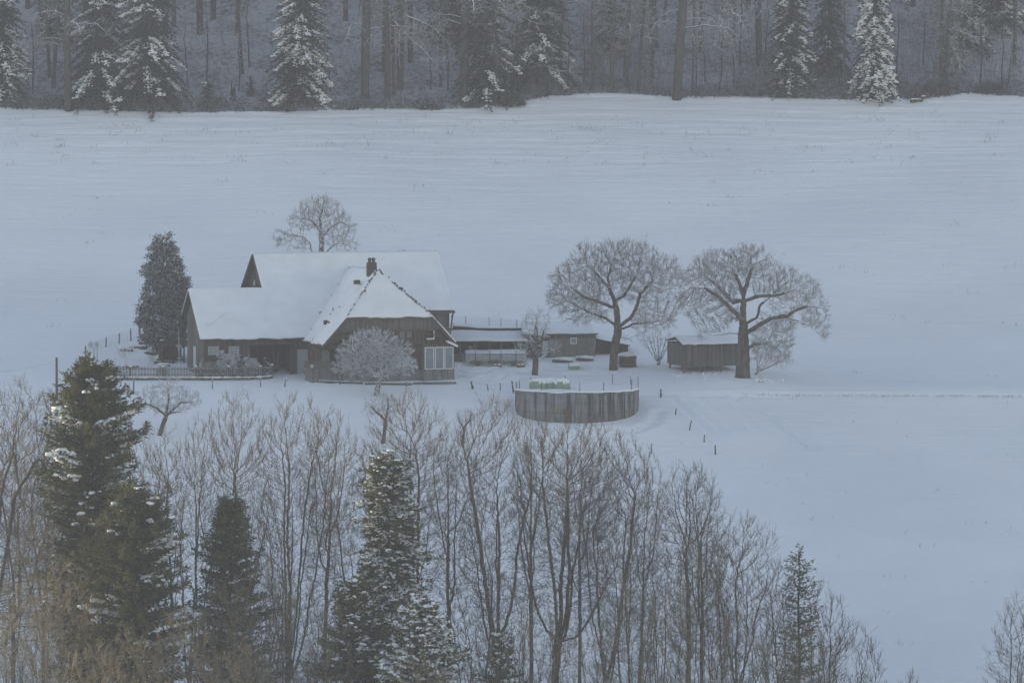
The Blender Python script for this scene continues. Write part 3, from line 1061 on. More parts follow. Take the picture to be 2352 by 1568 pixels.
# tall gable that rises over the lower roof
tg = MB(); tg.prism([(um + .45, LV - .4, LZ - .8), (um + .45, 21.0, 5.6), (um + .45, 21.0, 6.6), (um + .45, RV, RZ - .22), (um + .45, LV, LZ - .15)], (.15, 0, 0))
tgo = tg.build('upper_gable', M['plank'], FO)
tb = MB(); tb.bar((um + .02, RV, RZ - .12), (um + .02, 20.0, 7.45), .2, .22).bar((um + .02, RV, RZ - .12), (um + .02, 10.9, 7.35), .16, .16)
tb.build('barge_board', M['plank2'], tgo)
v_, z_ = F.Q(566, 650, um + .4)
tn = MB(); tn2 = MB(); g2 = np.random.default_rng(5)
tn.lumps([(um + .38, v_ + g2.normal(0, .06), z_ + .1 + i * .12) for i in range(8)], [(.05, .10 - i * .008, .10) for i in range(8)], 2)
tn2.lumps([(um + .38, v_ - 3.3 + g2.normal(0, .05), z_ + i * .1) for i in range(5)], [(.05, .12, .10)] * 5, 3)
tn.build('snow_patch', M['roofsnow'], tgo, True); tn2.build('snow_patch', M['roofsnow'], tgo, True)
# back walls, right part
bw = MB().box(um + .6, 8.7, 22.4, 22.6, zb, 5.4).box(-15.8, um + .6, 13.8, 14.0, zb, 5.7)
bw.prism([(8.7, MV + .5, zb), (8.7, 22.4, zb), (8.7, 22.4, 5.5), (8.7, RV, RZ - .25), (8.7, MV + .5, MZ + .2)], (-.2, 0, 0))
bw.box(5.2, 8.5, MV + .5, MV + .7, zb, MZ + .3)
bw.build('barn_back_wall', M['plankg'], FO)
MB().bar((ur + .0, MV - .05, MZ - .16), (5.0, MV - .05, MZ - .16), .16, .14).build('eave_board', M['plank2'], FO)
MB().bar((8.75, MV + .45, 3.7), (8.9, MV + .0, MZ - .2), .12).build('brace', M['plank2'], FO)
# interior behind the big opening
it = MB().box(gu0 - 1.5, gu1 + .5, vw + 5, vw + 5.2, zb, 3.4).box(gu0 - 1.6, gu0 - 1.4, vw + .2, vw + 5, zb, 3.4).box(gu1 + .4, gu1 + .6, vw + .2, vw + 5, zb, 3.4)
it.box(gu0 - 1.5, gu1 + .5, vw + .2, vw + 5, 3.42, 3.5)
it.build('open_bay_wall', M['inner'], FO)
for k in (1 / 3, .72):
    c = gu0 + (gu1 - gu0) * k
    MB().box(c - .07, c + .07, vw + 2.0, vw + 2.14, zb, 3.4).build('bay_post', M['plank'], FO)
# cart and crates inside the bay
gb = F.g(-9, vw + 1)
# barn windows with panes
for (x0, x1) in ((478, 502), (525, 549)):
    a, za = F.P(x0, 815, vw); b, zc = F.P(x1, 795, vw)
    window(FO, a, b, za, zc, vw - .003)
MB().box(-16.02, wu - 4.7, vw - .08, vw - .003, zb, F.P(500, 830, vw)[1]).build('plinth', M['plaster'], FO)
for x in (455, 563, 572, 667, 680):
    c, _ = F.P(x, 800, vw); MB().box(c - .08, c + .08, vw - .06, vw - .004, zb, 2.9).build('door_post', M['plank2'], FO)
tr_ = MB()
a, z1 = F.P(560, 791, vw); b, _ = F.P(681, 791, vw); tr_.box(a, b, vw - .1, vw - .062, z1, z1 + .18)
tr_.build('lintel', M['plank2'], FO)
# white wall right of the barn doors
a, z0 = F.P(682, 845, vw); b, z1 = F.P(728, 793, vw)
MB().box(wu + .02, b + .4, vw + .02, vw + .18, zb, 2.70).build('white_wall', M['pale'], FO)
# ---- house body
hb = MB()
hb.box(-4.45, 5.9, .3, .5, zb, HE + .3)                                  # front, lower storey
hb.prism([(-5.95, .3, HE + .25), (5.95, .3, HE + .25), (BU - .2, .3, HB - .1), (-BU + .2, .3, HB - .1)], (0, .2, 0))
hb.box(-4.45, -4.25, .5, vw, zb, HE + .3).box(5.7, 5.9, .5, 14, zb, HE + .2)
hb.box(-5.9, -4.45, 3.4, 3.6, zb, HE + .2)
hb.box(-5.9, -5.75, 3.6, vw, zb, HE + .1)
hb.build('house_wall', M['plank2'], FO)
ub = MB(); ub.prism([(-BU + .05, -.1, HB - .14), (-BU - .35, -.1, HB - .55), (-BU - .75, -.1, 4.9), (BU + .75, -.1, 4.9), (BU + .35, -.1, HB - .55), (BU - .05, -.1, HB - .14)], (0, .38, 0))
ub.build('upper_cladding', M['plankg'], FO)
MB().box(-5.2, 5.2, -.2, .32, 4.72, 4.9).build('gable_beam', M['plank2'], FO)
bb = MB().bar((-BU, VF + .06, HB - .16), (-EU, VF + .06, HE - .16), .10, .26).bar((BU, VF + .06, HB - .16), (EU, VF + .06, HE - .16), .10, .26).bar((-BU, VF + .06, HB - .18), (BU, VF + .06, HB - .18), .1, .14)
bb.build('barge_board', M['plank2'], FO)
for s in (-1, 1):
    br = MB(); br.bar((s * 3.2, .2, 4.5), (s * 5.3, -.3, 4.15), .14); br.bar((s * 3.4, .2, 3.5), (s * 3.4, -.35, 4.7), .16); br.bar((s * 5.6, .25, 3.3), (s * 5.6, -.4, 3.75), .16)
    br.build('brace', M['plank2'], FO)
fl = MB().box(-5.9, 5.9, .22, .298, 3.2, 3.4); fl.build('floor_beam', M['plank'], FO)
# gable windows
for (x0, y0, x1, y1, nm) in ((757, 777, 768, 762, 'w'), (918, 776, 930, 760, 'w'), (934, 776, 946, 760, 'w'), (880, 776, 892, 760, 'w')):
    a, za = F.P(x0, y0, .3); b, zc = F.P(x1, y1, .3)
    window(FO, a, b, za, zc, .296, True, 'plank2', 'glass', .05)
a, za = F.P(982, 778.5, .1); b, zc = F.P(996.5, 758, .1)
wn = MB(); wn.bar((b - .02, -.02, za), (b - .02, -.02, zc), .08).bar((a, -.02, zc), (b, -.02, zc), .07).bar((a - .15, -.05, za + .03), (b, -.02, za + .03), .09, .12)
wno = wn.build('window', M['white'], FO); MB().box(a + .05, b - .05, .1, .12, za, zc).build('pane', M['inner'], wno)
for x0 in (786, 812, 905, 925):
    a, za = F.P(x0, 848, .3); b, zc = F.P(x0 + 15, 822, .3)
    window(FO, a, b, za, zc, .296, True, 'dimwhite', 'glass', .06)
a, za = F.P(952, 858, .28); b, zc = F.P(966, 808, .28)
MB().box(a, b, .2, .28, za, zc).build('door', m_flat('dark_red_door', (.10, .045, .035)), FO)
# sunroom
sy = -.35
a0, zlo = F.P(971, 849.5, sy); a1, zhi = F.P(1043.5, 796, sy)
sr = MB().box(a0, a1, sy + .03, .3, zlo, zlo + .12).box(a0, a1, sy + .03, .3, zhi - .05, zhi + .28).box(a0, a0 + .12, sy + .03, .3, zlo + .12, zhi - .05).box(a1 - .12, a1, sy + .03, .3, zlo + .12, zhi - .05)
sr.build('sunroom_frame', M['plank2'], FO)
for x0, x1 in ((975.5, 997), (998.8, 1019.3), (1020.8, 1041.3)):
    p, q = F.P(x0, 848.6, sy)[0], F.P(x1, 848.6, sy)[0]
    o = window(FO, p, q, zlo + .04, zhi - .0, sy + .02, False, 'white', 'glassl', .075)
a, _ = F.P(969, 850, .0); b, _ = F.P(1042, 850, .0)
MB().box(a, b, -.25, .6, zb, zlo - .004).build('sunroom_base', M['conc'], FO)
MB().box(-4.3, a - .004, .12, .296, zb, 1.0).build('plinth', M['plaster'], FO)
a, z1 = F.P(1026, 785, -.6); b, z2 = F.P(1050, 797, -.6)
ac = MB(); ac.prism([(a, -.9, z1 - .03), (b, -.9, z2 + .02), (b, -.9, z2 + .2), (a, -.9, z1 + .16)], (0, .7, 0)); ac.build('snowy_awning', M['roofsnow'], FO)
# porch: terrace, parapet, posts, arched door
pu0, pz = F.P(716, 847, .8); pu1 = -4.46
_, ptop = F.P(720, 831, .8)
MB().box(pu0, pu1, .8, 3.4, zb, pz).build('terrace', M['plaster'], FO)
pp = MB().box(pu0 - .05, pu1, .74, .82, pz + .004, ptop - .05).box(pu0 - .06, pu0 + .02, .82, 3.4, pz + .004, ptop - .05)
pp.build('parapet', M['board'], FO)
MB().box(pu0 - .1, pu1, .68, .88, ptop - .05, ptop + .03).build('handrail', M['plankg'], FO)
MB().bar((pu1 - .05, .75, pz), (pu1 - .05, .75, HE), .2).build('porch_post', M['plank2'], FO)
pt = MB()
c, _ = F.P(733.5, 800, .9); pt.bar((c, .9, pz), (c, .9, HE - .1), .16); pt.bar((c, .9, 2.6), (c + .6, .85, 3.3), .12); pt.bar((c, .9, 2.6), (c - .6, .9, 3.25), .12)
pt.build('porch_post', M['plank2'], FO)
a, za = F.P(739, 834, 3.38); b, zc = F.P(757, 803, 3.38)
arc = [(a, 3.37, za)] + [(b, 3.37, za)] + [((a + b) / 2 + (b - a) / 2 * cos(t), 3.37, zc - (b - a) / 2 + (b - a) / 2 * sin(t)) for t in np.linspace(0, pi, 9)]
MB().prism(arc, (0, -.05, 0)).build('arched_door', M['pale'], FO)
# edging beams and slabs lying in front of the house: things of their own
def local_thing(name, u, v, z, label, cat, fr=F, group=None):
    return empty(name, fr.W(u, v, z), fr.al, label, cat, group)


def slab_thing(us, y, w, h, label, snowh=.06, mat='board'):
    a = ground(us[0], y[0]); b = ground(us[1], y[1])
    o = empty('edging_beam', a, 0, label, 'garden edging')
    d = b - a
    MB().bar((0, 0, h / 2 - .02), (d[0], d[1], d[2] + h / 2 - .02), w, h).build('beam', M[mat], o)
    n = int(np.linalg.norm(d) / .25)
    t = np.linspace(.01, .99, n)[:, None]; g = np.random.default_rng(int(us[0]))
    s = MB(); s.lumps(d[None] * t + np.array([0, 0, h]), np.stack([g.uniform(.12, .22, n), np.full(n, w * .6), g.uniform(.3, 1, n) * snowh], 1), 4); s.build('snow_load', M['roofsnow'], o, True)
slab_thing((735, 832), (879, 882), .25, .22, 'low dark timber edging below the left half of the house gable')
slab_thing((838, 946), (883, 884), .25, .20, 'low dark timber edging behind the round frosted tree trunk')
slab_thing((948, 1048), (882, 881.5), .3, .22, 'low dark timber edging under the concrete base of the glazed sunroom')
# ------------------------------------------------------------------ sheds on the right of the house
def flatframe(ux, uy, al=0.0):
    return Frame(ground(ux, uy), al)


# chicken-run wall with the dark board face behind the open shed
Gs = flatframe(1150, 824, R(4))
osd = empty('open_shed', Gs.O, Gs.al, 'open-fronted dark shed with sagging snowy lean-to roof, right of the farmhouse', 'shed')
v0 = .0
a, zt = Gs.P(1038, 781, v0); b, zt2 = Gs.P(1212, 784, v0)
a -= .6
_, zr = Gs.P(1100, 763, 2.6)
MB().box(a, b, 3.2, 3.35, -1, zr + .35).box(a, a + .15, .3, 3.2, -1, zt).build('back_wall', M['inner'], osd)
rf2 = MB(); slab(rf2, [(a, v0 - .2, zt - .1), (b, v0 - .2, zt - .15), (b, 3.2, zr - .05), (a, 3.2, zr)], .1)
ro = rf2.build('roof', M['plank'], osd)
s_ = MB(); snow_sheet(s_, (a, v0 - .25, zt - .08), (b, v0 - .25, zt - .13), (b, 3.15, zr - .03), (a, 3.15, zr + .02), .16, seed=4); s_.build('roof_snow', M['roofsnow'], ro, True)
mm = MB(); c1, z1 = Gs.P(1055, 772, 1.8); c2, _ = Gs.P(1073, 772, 1.8); mm.box(c1, c2, 1.6, 1.9, z1 + .0, z1 + .18); mm.build('roof_board', M['plank'], ro)
for x in (1041, 1057.5, 1090.6, 1125, 1151, 1183):
    c, _ = Gs.P(x, 800, v0 + .1); MB().bar((c, v0 + .1, -.8), (c, v0 + .1, zt - .1), .13).build('shed_post', M['plankg'], osd)
c, z1 = Gs.P(1077, 810, 1.2); c2, z2 = Gs.P(1086.5, 794, 1.2)
MB().box(c2 - .0 - (c2 - c), c2, 1.2, 1.25, z1, z2).build('pale_board', M['pale'], osd)
sc_ = MB()
for x in (1083, 1090, 1124):
    c, _ = Gs.P(x, 800, 1.5); sc_.bar((c, 1.5, 0), (c + .4, 1.5, 2.1), .08)
sc_.build('leaning_pole', M['plank2'], osd)
lw_ = MB()
g = np.random.default_rng(8)
for r in range(4):
    for k in range(14):
        c, _ = Gs.P(1130, 815, 2.2); lw_.tube([(c + k * .17 + g.normal(0, .02), 2.0, .25 + r * .16), (c + k * .17, 2.6, .25 + r * .16)], g.uniform(.06, .09), 6)
tag(empty('firewood_stack', Gs.W(0, 0), Gs.al), 'split firewood stacked in the shade of the open shed', 'firewood')
fs = [o for o in COL.objects if o.name.startswith('firewood_stack')][-1]
lw_.build('log', M['log'], fs)['kind'] = 'stuff'
# upper retaining wall / roof edge with snow
Gu = flatframe(1130, 806, R(5))
ub_ = empty('board_wall', Gu.O, Gu.al, 'long dark board wall capped with snow, above the open shed roof', 'wall')
vv = 4.6
a, z1 = Gu.P(1040, 749, vv); b, z2 = Gu.P(1250, 764, vv)
wb = MB(); wb.prism([(a, vv, z1 - 2.2), (b, vv, z2 - 2.2), (b, vv, z2), (a, vv, z1)], (0, .25, 0)); wb.build('boards', M['plank'], ub_)
s_ = MB(); snow_sheet(s_, (a, vv - .1, z1), (b, vv - .1, z2), (b, vv + 1.2, z2 + .1), (a, vv + 1.2, z1 + .1), .12, seed=9); s_.build('snow_cap', M['roofsnow'], ub_, True)


def wire_fence(pts, hgt, label, name='wire_fence', mesh=True, pr=.04, pm='plankg', sag=0, step=.3, cat='fence', rows=5, lean=None, wr=.008):
    """pts: list of world ground points; posts stand on each"""
    pts = [np.asarray(p, float) for p in pts]
    o = empty(name, pts[0], 0, label, cat)
    O = pts[0]
    g = np.random.default_rng(int(abs(O[0] * 10)) + 1)
    hs = hgt if isinstance(hgt, (list, tuple)) else [hgt] * len(pts)
    for i, (p, h) in enumerate(zip(pts, hs)):
        q = p - O; l = g.normal(0, .04, 2) if lean is None else lean[i]
        MB().tube([q + (0, 0, -.4), q + (l[0] * h / 2, l[1] * h / 2, h * .5), q + (l[0] * h, l[1] * h, h)], [pr, pr, pr * .9], 7).build('post', M[pm], o, True)
        sn_ = MB().lumps([q + (l[0] * h, l[1] * h, h + .02)], [(pr * 1.4, pr * 1.4, .06)], i); sn_.build('snow_cap', M['roofsnow'], o, True)
    w_ = MB()
    for i in range(len(pts) - 1):
        a, b = pts[i] - O, pts[i + 1] - O; L = np.linalg.norm(b - a)
        hh = min(hs[i], hs[i + 1]) * .92
        for r in range(rows):
            z = hh * (1 - r / max(rows, 1))
            m = (a + b) / 2 + (0, 0, z - .03 * L * .5 * (.5 if rows > 2 else 1))
            w_.tube([a + (0, 0, z), m, b + (0, 0, z)], wr, 3, False)
        if mesh:
            n = int(L / step)
            for k in range(n):
                c = a + (b - a) * (k + .5) / n
                w_.tube([c + (0, 0, .05), c + (0, 0, hh)], wr * .9, 3, False)
    if w_.n: w_.build('wire_mesh', M['wire'], o)
    return o


def gp(*us): return [ground(a, b) for a, b in us]


def gpH(us):
    """(ux, ytop, ybase) -> ground point and height"""
    P_ = []; Hs = []
    for ux, yt, yb in us:
        p = ground(ux, yb); P_.append(p); Hs.append((yb - yt) * p[1] * K / cos(PITCH))
    return P_, Hs


P_, Hs = gpH([(1038, 724, 748), (1069, 725, 750), (1124, 728, 752), (1150, 730, 753), (1187, 734, 757), (1222, 738, 760)])
wire_fence([p for p in P_], Hs, 'fine mesh fence on slim posts along the slope above the open shed', step=.22, rows=7, pr=.03, pm='metal')

# grey shed with gable
Gg = flatframe(1262, 822, R(8))
gs = empty('grey_shed', Gg.O, Gg.al, 'flat grey panel shed with one small white window under a snowy roof', 'shed')
a, zt = Gg.P(1262, 767, 0); b, _ = Gg.P(1367, 767, 0)
d_ = 4.2
_, zr = Gg.P(1290, 744, d_)
MB().box(a, b, 0, .15, -1, zt - .02).box(b - .15, b, .15, d_, -1, zt - .1).build('front_wall', M['grey'], gs)
sw = MB(); sw.prism([(a - .002, .152, -1), (a - .002, d_, -1), (a - .002, d_, zr - .15), (a - .002, .152, zt - .05)], (.15, 0, 0)); sw.build('side_wall', M['plank'], gs)
MB().box(a + .15, b - .15, d_ - .1, d_, -1, zr - .2).build('back_wall', M['grey'], gs)
r_ = MB(); slab(r_, [(a - .5, -.3, zt), (b + .25, -.3, zt), (b + .25, d_ + .3, zr + .05), (a - .5, d_ + .3, zr + .05)], .07)
for i in range(36):
    x = a - .45 + i * (b - a + .65) / 35; r_.tube([(x, -.36, zt - .02), (x, .2, zt + .03)], .05, 5)
ro = r_.build('roof', M['metal'], gs)
s_ = MB(); snow_sheet(s_, (a - .48, -.3, zt + .02), (b + .23, -.3, zt + .02), (b + .23, d_ + .3, zr + .07), (a - .48, d_ + .3, zr + .07), .15, seed=14); s_.build('roof_snow', M['roofsnow'], ro, True)
p, z0 = Gg.P(1310, 789.8, 0); q, z1 = Gg.P(1325, 775.5, 0)
window(gs, p, q, z0, z1, -.004, False, 'white', 'glass', .08)
for x in (1296, 1326, 1348):
    c, _ = Gg.P(x, 800, 0); MB().box(c - .02, c + .02, -.02, -.003, -.5, zt - .3).build('batten', M['plank2'], gs)
MB().box(a - .1, b + .05, -.05, .0, zt - .42, zt - .06).build('fascia', M['plankg'], gs)
# dark porch with pale door left of it
Gp_ = flatframe(1236, 824, R(2))
pc = empty('dark_shed', Gp_.O, Gp_.al, 'dark wooden shed with pale door between the open shed and grey shed', 'shed')
a, zt = Gp_.P(1206, 766, .6); b, _ = Gp_.P(1261, 766, .6)
MB().box(a, b, .6, .75, -1, zt).box(a, a + .15, .75, 3.4, -1, zt).build('front_wall', M['plank'], pc)
p, z0 = Gp_.P(1246, 811, .6); q, z1 = Gp_.P(1259, 783, .6)
MB().box(p, q, .55, .598, z0, z1).build('door', M['pale'], pc)
r_ = MB(); 
ap, zap = Gp_.P(1216, 737, 3.2)
slab(r_, [(a - .3, .3, zt), (b + .1, .3, zt - .3), (b + .1, 3.4, zt + .25), (a - .3, 3.4, zt + .8)], .1)
ro = r_.build('roof', M['plank'], pc)
s_ = MB(); snow_sheet(s_, (a - .3, .3, zt + .01), (b + .1, .3, zt - .29), (b + .1, 3.4, zt + .26), (a - .3, 3.4, zt + .81), .16, seed=3); s_.build('roof_snow', M['roofsnow'], ro, True)

# lean-to right of the grey shed
Gl = flatframe(1405, 813, R(3))
lt = empty('low_shed', Gl.O, Gl.al, 'low dark lean-to with a steeply falling snowy roof behind the forked tree', 'shed')
a, z1 = Gl.P(1368, 779, 0); b, z2 = Gl.P(1443, 794, 0)
l_ = MB(); l_.prism([(a, 0, -1), (b, 0, -1), (b, 0, z2), (a, 0, z1)], (0, .15, 0)); l_.prism([(b, .15, -1), (b, 3, -1), (b, 3, z2), (b, .15, z2)], (-.15, 0, 0))
l_.build('wall', M['plank'], lt)
r_ = MB(); slab(r_, [(a - .1, -.2, z1 + .08), (b + .15, -.2, z2 + .06), (b + .15, 3, z2 + .1), (a - .1, 3, z1 + .3)], .08); ro = r_.build('roof', M['plank'], lt)
s_ = MB(); snow_sheet(s_, (a - .1, -.2, z1 + .09), (b + .15, -.2, z2 + .07), (b + .15, 3, z2 + .11), (a - .1, 3, z1 + .31), .14, seed=17); s_.build('roof_snow', M['roofsnow'], ro, True)

# stilted shed on the right
Gr = Frame(ground(1569, 857), R(18))
st = empty('stilted_shed', Gr.O, Gr.al, 'weathered plank shed raised on short posts beside the huge old tree', 'shed')
a = 0.0; b, _ = Gr.P(1700, 820, 0)
_, zt = Gr.P(1569, 791.5, 0); _, zbm = Gr.P(1569, 842, 0)
dl = 4.4
sx = -(Gr.P(1569, 791, 0)[0] - 0)
zs = zt + .25
bx = MB(); bx.box(a, b, 0, .12, zbm, zt)
bx.prism([(a, .12, zbm), (a, dl, zbm + .1), (a, dl, zt + .1), (a, .12, zt)], (.12, 0, 0)); bx.box(b - .12, b, .12, dl, zbm, zt)
bx.box(a + .12, b - .12, .12, dl, zbm, zbm + .1)
bx.box(a + .12, b - .12, dl - .1, dl, zbm + .1, zt + .08)
bx.build('wall', M['plankg'], st)
r_ = MB()
slab(r_, [(a - .15, -.35, zt), (b + .2, -.35, zt), (b + .2, 1.9, zt + .62), (a - .15, 1.9, zt + .62)], .07)
slab(r_, [(a - .15, 1.9, zt + .62), (b + .2, 1.9, zt + .62), (b + .2, dl + .3, zt + .2), (a - .15, dl + .3, zt + .2)], .07)
for i in range(50):
    x = a - .1 + i * (b - a + .25) / 49; r_.tube([(x, -.40, zt - .02), (x, .1, zt + .03)], .045, 5)
ro = r_.build('roof', M['metal'], st)
s_ = MB(); snow_sheet(s_, (a - .13, -.36, zt + .01), (b + .2, -.36, zt + .01), (b + .2, 1.9, zt + .63), (a - .13, 1.9, zt + .63), .14, seed=31)
snow_sheet(s_, (b + .2, dl + .3, zt + .2), (a - .13, dl + .3, zt + .2), (a - .13, 1.9, zt + .63), (b + .2, 1.9, zt + .63), .14, seed=32)
s_.build('roof_snow', M['roofsnow'], ro, True)
for x, vvv in ((1569, .06), (1611, .06), (1655, .06), (1569, 3.9), (1600, 3.9), (1650, 3.9)):
    c, _ = Gr.P(x, 850, 0); zg = Gr.g(c, vvv)
    MB().bar((c + (.12 if vvv < 1 else 0), vvv, zg - .5), (c + (.2 if x == 1611 else 0) + .12, vvv, zbm + .02), .16).build('stilt', M['plankg'], st)
MB().box(a - .02, a + .1, -.03, -.002, zbm, zt).build('corner_board', M['plankg'], st)
c, _ = Gr.P(1612, 800, 0)

# ------------------------------------------------------------------ firewood round stack, log piles, hutch
def stack(ux, uy, w_u, h_u, label, name='wood_stack', seed=1, dy=.8, loglen=.5, cap=.18):
    p = ground(ux, uy); k = p[1] * K / cos(PITCH); W_ = w_u * k / 2; H_ = h_u * k
    o = empty(name, p, 0, label, 'wood pile'); g = np.random.default_rng(seed); m = MB()
    m.lumps([(0, 0, H_ * .38)], [(W_ * .95, dy * .9, H_ * .5)], 1, .08)
    rows = int(H_ / .13)
    for r in range(rows):
        n = int(2 * W_ / .13)
        for i in range(n):
            x = -W_ + (i + .5) * .13 + g.normal(0, .015); edge = (1 - (x / W_)**2)**.5
            y = -dy * edge
            if r * .13 > H_ * (.75 + .25 * edge) + g.normal(0, .04): continue
            m.tube([(x, y + g.normal(0, .03), r * .13 + .04), (x * .8, y * .2, r * .13 + .06)], g.uniform(.045, .075), 6)
    m.build('log', M['log'], o)['kind'] = 'stuff'
    s = MB(); s.lumps([(g.uniform(-.2, .2) * W_, 0, H_ * .93)], [(W_ * 1.0, dy * 1.05, cap + H_ * .18)], 2, .07)
    n = 16; x = g.uniform(-.8, .8, n) * W_; s.lumps(np.stack([x, g.uniform(-.5, .4, n) * dy, np.full(n, H_)], 1), np.stack([g.uniform(.15, .3, n), g.uniform(.15, .3, n), g.uniform(.08, .16, n)], 1), 3)
    s.build('snow_cap', M['roofsnow'], o, True)
    return o


stack(1441, 841, 44, 27, 'rounded firewood stack under thick snow, right of the forked tree', seed=2, dy=.9)
stack(1293, 832, 52, 8, 'low log pile under snow at the left foot of the grey shed', seed=3, dy=.5)
stack(1343, 828, 44, 8, 'low log pile under snow at the right foot of the grey shed', seed=4, dy=.5)
Fh = flatframe(1320, 849, R(8))
hu = empty('hutch', Fh.O, Fh.al, 'tiny pale green hutch with a snowy gable roof in the yard', 'hutch')
h_ = MB(); h_.box(-.5, .5, 0, .7, -.05, .34); h_.prism([(-.5, 0, .34), (-.5, .7, .34), (-.5, .35, .6)], (1.0, 0, 0)); h_.build('body', M['green'], hu)
h2 = MB(); snow_sheet(h2, (-.56, -.1, .30), (.56, -.1, .30), (.56, .35, .64), (-.56, .35, .64), .07); snow_sheet(h2, (.56, .8, .30), (-.56, .8, .30), (-.56, .35, .64), (.56, .35, .64), .07); h2.build('roof_snow', M['roofsnow'], hu, True)
for yy in (0, .6):
    h3 = MB()
    for i in range(7): h3.bar((.52 + i * .13, yy, 0), (.52 + i * .13, yy, .36), .012)
    h3.bar((.5, yy, .36), (1.35, yy, .36), .015); h3.build('wire_side', M['wire'], hu)

# ------------------------------------------------------------------ cold frame, planters, frosted grasses
Fc = flatframe(1140, 832, R(2))
cf = empty('cold_frame', Fc.O, Fc.al, 'long low cold frame of pale translucent panels before the open shed', 'cold frame')
a, z1 = Fc.P(1067, 814, 0); b, _ = Fc.P(1209, 814, 0)
MB().box(a, b, 0, .05, -.3, z1).box(a, a + .05, .05, 1.2, -.3, z1).box(b - .05, b, .05, 1.2, -.3, z1).build('panel', M['pale'], cf)
MB().box(a - .03, b + .03, -.04, .06, z1, z1 + .06).build('rim', M['plankg'], cf)
s_ = MB(); snow_sheet(s_, (a, .05, z1 - .05), (b, .05, z1 - .05), (b, 1.5, z1 + .3), (a, 1.5, z1 + .3), .1, seed=6); s_.build('snow', M['roofsnow'], cf, True)
for x in (1068, 1092, 1125, 1151, 1185):
    c, _ = Fc.P(x, 820, 0); MB().bar((c, -.05, -.2), (c, -.05, z1 + .35), .06).build('stake', M['plankg'], cf)


def tuft(name, p, n, h, spread, mat, label, cat, seed=1, droop=.5, wd=.02, group=None, thick=3):
    o = empty(name, p, 0, label, cat, group); g = np.random.default_rng(seed); m = MB()
    a = g.uniform(0, 2 * pi, n); L = h * g.uniform(.6, 1.1, n); s = spread * g.random(n)**.5
    t = np.linspace(0, 1, 5)
    x = s[:, None] * np.cos(a)[:, None] * (t * (1 + t * droop)); y = s[:, None] * np.sin(a)[:, None] * (t * (1 + t * droop))
    z = L[:, None] * (t * 1.3 - t**2 * (.3 + droop * s[:, None] / spread))
    for i in range(n):
        m.tube(np.stack([x[i], y[i], z[i]], 1), np.array([wd, wd, wd * .9, wd * .8, wd * .4]), 3, False)
    m.build('blades', M[mat], o); return o


for i, (x, y, s, l) in enumerate(((1051, 830, 1, 'first frosted grass tuft, beside the sunroom corner'), (1098, 840, 1.1, 'second frosted grass tuft, before the cold frame'), (1140, 840, 1.3, 'third and widest drooping grass tuft, before the cold frame'), (1184, 840, 1.1, 'fourth frosted grass tuft, near the pollard tree'))):
    tuft('grass_tuft', ground(x, y), 120, .75 * s, .75 * s, 'straw', l, 'ornamental grass', i + 1, .8, .022, 'frosted grasses before the cold frame')
for i, (x, l) in enumerate(((1142, 'terracotta planter box below the widest grass tuft'), (1196, 'terracotta planter box right of the last grass tuft'))):
    p = ground(x, 843); o = empty('planter_box', p, 0, l, 'planter')
    m = MB(); m.prism([(-.38, -.15, -.05), (.38, -.15, -.05), (.44, -.18, .24), (-.44, -.18, .24)], (0, .35, 0)); m.build('trough', M['orange'], o)
    s = MB(); s.lumps([(-.2, 0, .24), (.15, 0, .25)], [(.28, .2, .12)] * 2, i); s.build('snow_cap', M['roofsnow'], o, True)

# ------------------------------------------------------------------ round tank
pc_ = at(1325, 901, 431.6)
TR = 142 * 431.6 * K / cos(PITCH)
TZ = at(1325, 903.5, 431.6 - TR)[2]
tk = empty('slurry_tank', (pc_[0], 431.6, TZ), 0, 'round streaked concrete tank wall with a snow-covered top', 'tank')
n = 96; an = np.arange(n) * 2 * pi / n
m = MB()
zz = [(-6.0, TR - .02), (-.16, TR - .02), (-.16, TR + .05), (0, TR + .05)]
V = np.array([(r * cos(t), r * sin(t), z) for z, r in zz for t in an])
f = [(k * n + i, k * n + (i + 1) % n, (k + 1) * n + (i + 1) % n, (k + 1) * n + i) for k in range(3) for i in range(n)]
m.quads(V, f); m.build('wall', M['conc'], tk, False)
j = MB()
for i in range(17):
    t = i * 2 * pi / 17 + .05 + .06 * sin(i * 5); j.bar((TR * cos(t) * 1.001, TR * sin(t) * 1.001, -6), (TR * cos(t) * 1.001, TR * sin(t) * 1.001, -.17), .05, .03)
j.build('joint', M['conc'], tk)
xx = np.linspace(0, 1, 12)
sv = np.array([((TR + .1 - .06 * max(0, 0)) * r * cos(t), (TR + .1) * r * sin(t), (.17 if r < .99 else .03) + (.12 * float(vnoise(r * 8 * cos(t), r * 8 * sin(t), 3)))) for r in list(xx[1:-1]) + [.985, 1.0] for t in an])
m = MB(); nr = len(sv) // n
f = [(k * n + i, k * n + (i + 1) % n, (k + 1) * n + (i + 1) % n, (k + 1) * n + i) for k in range(nr - 1) for i in range(n)]
m.quads(sv, f); m.poly(sv[:n] + (0, 0, .001)); m.build('snow_cover', M['roofsnow'], tk, True)
# fence round the tank
def rimp(ux, front=True):
    d = ray(ux, 900); s = -1 if front else 1
    x = (ux - 1325) * 431.6 * K / cos(PITCH); x = max(-TR * .995, min(TR * .995, x))
    return np.array([pc_[0] + x, 431.6 + s * (TR**2 - x**2)**.5 * .98, TZ])
pts = [rimp(x, True) for x in (1186, 1193, 1242, 1330, 1384, 1449, 1466)]; back = [rimp(x, False) for x in (1450, 1409, 1300, 1220)]
hts = [.75, 1.0, 1.0, 1.0, 1.0, 1.1, 1.2, 1.1, 1.1, .9, .9]
wire_fence(pts + back + [pts[0]], hts + [.75], 'white mesh fence on thin posts round the rim of the concrete tank', step=.35, rows=5, pr=.035, pm='plankg', wr=.005)
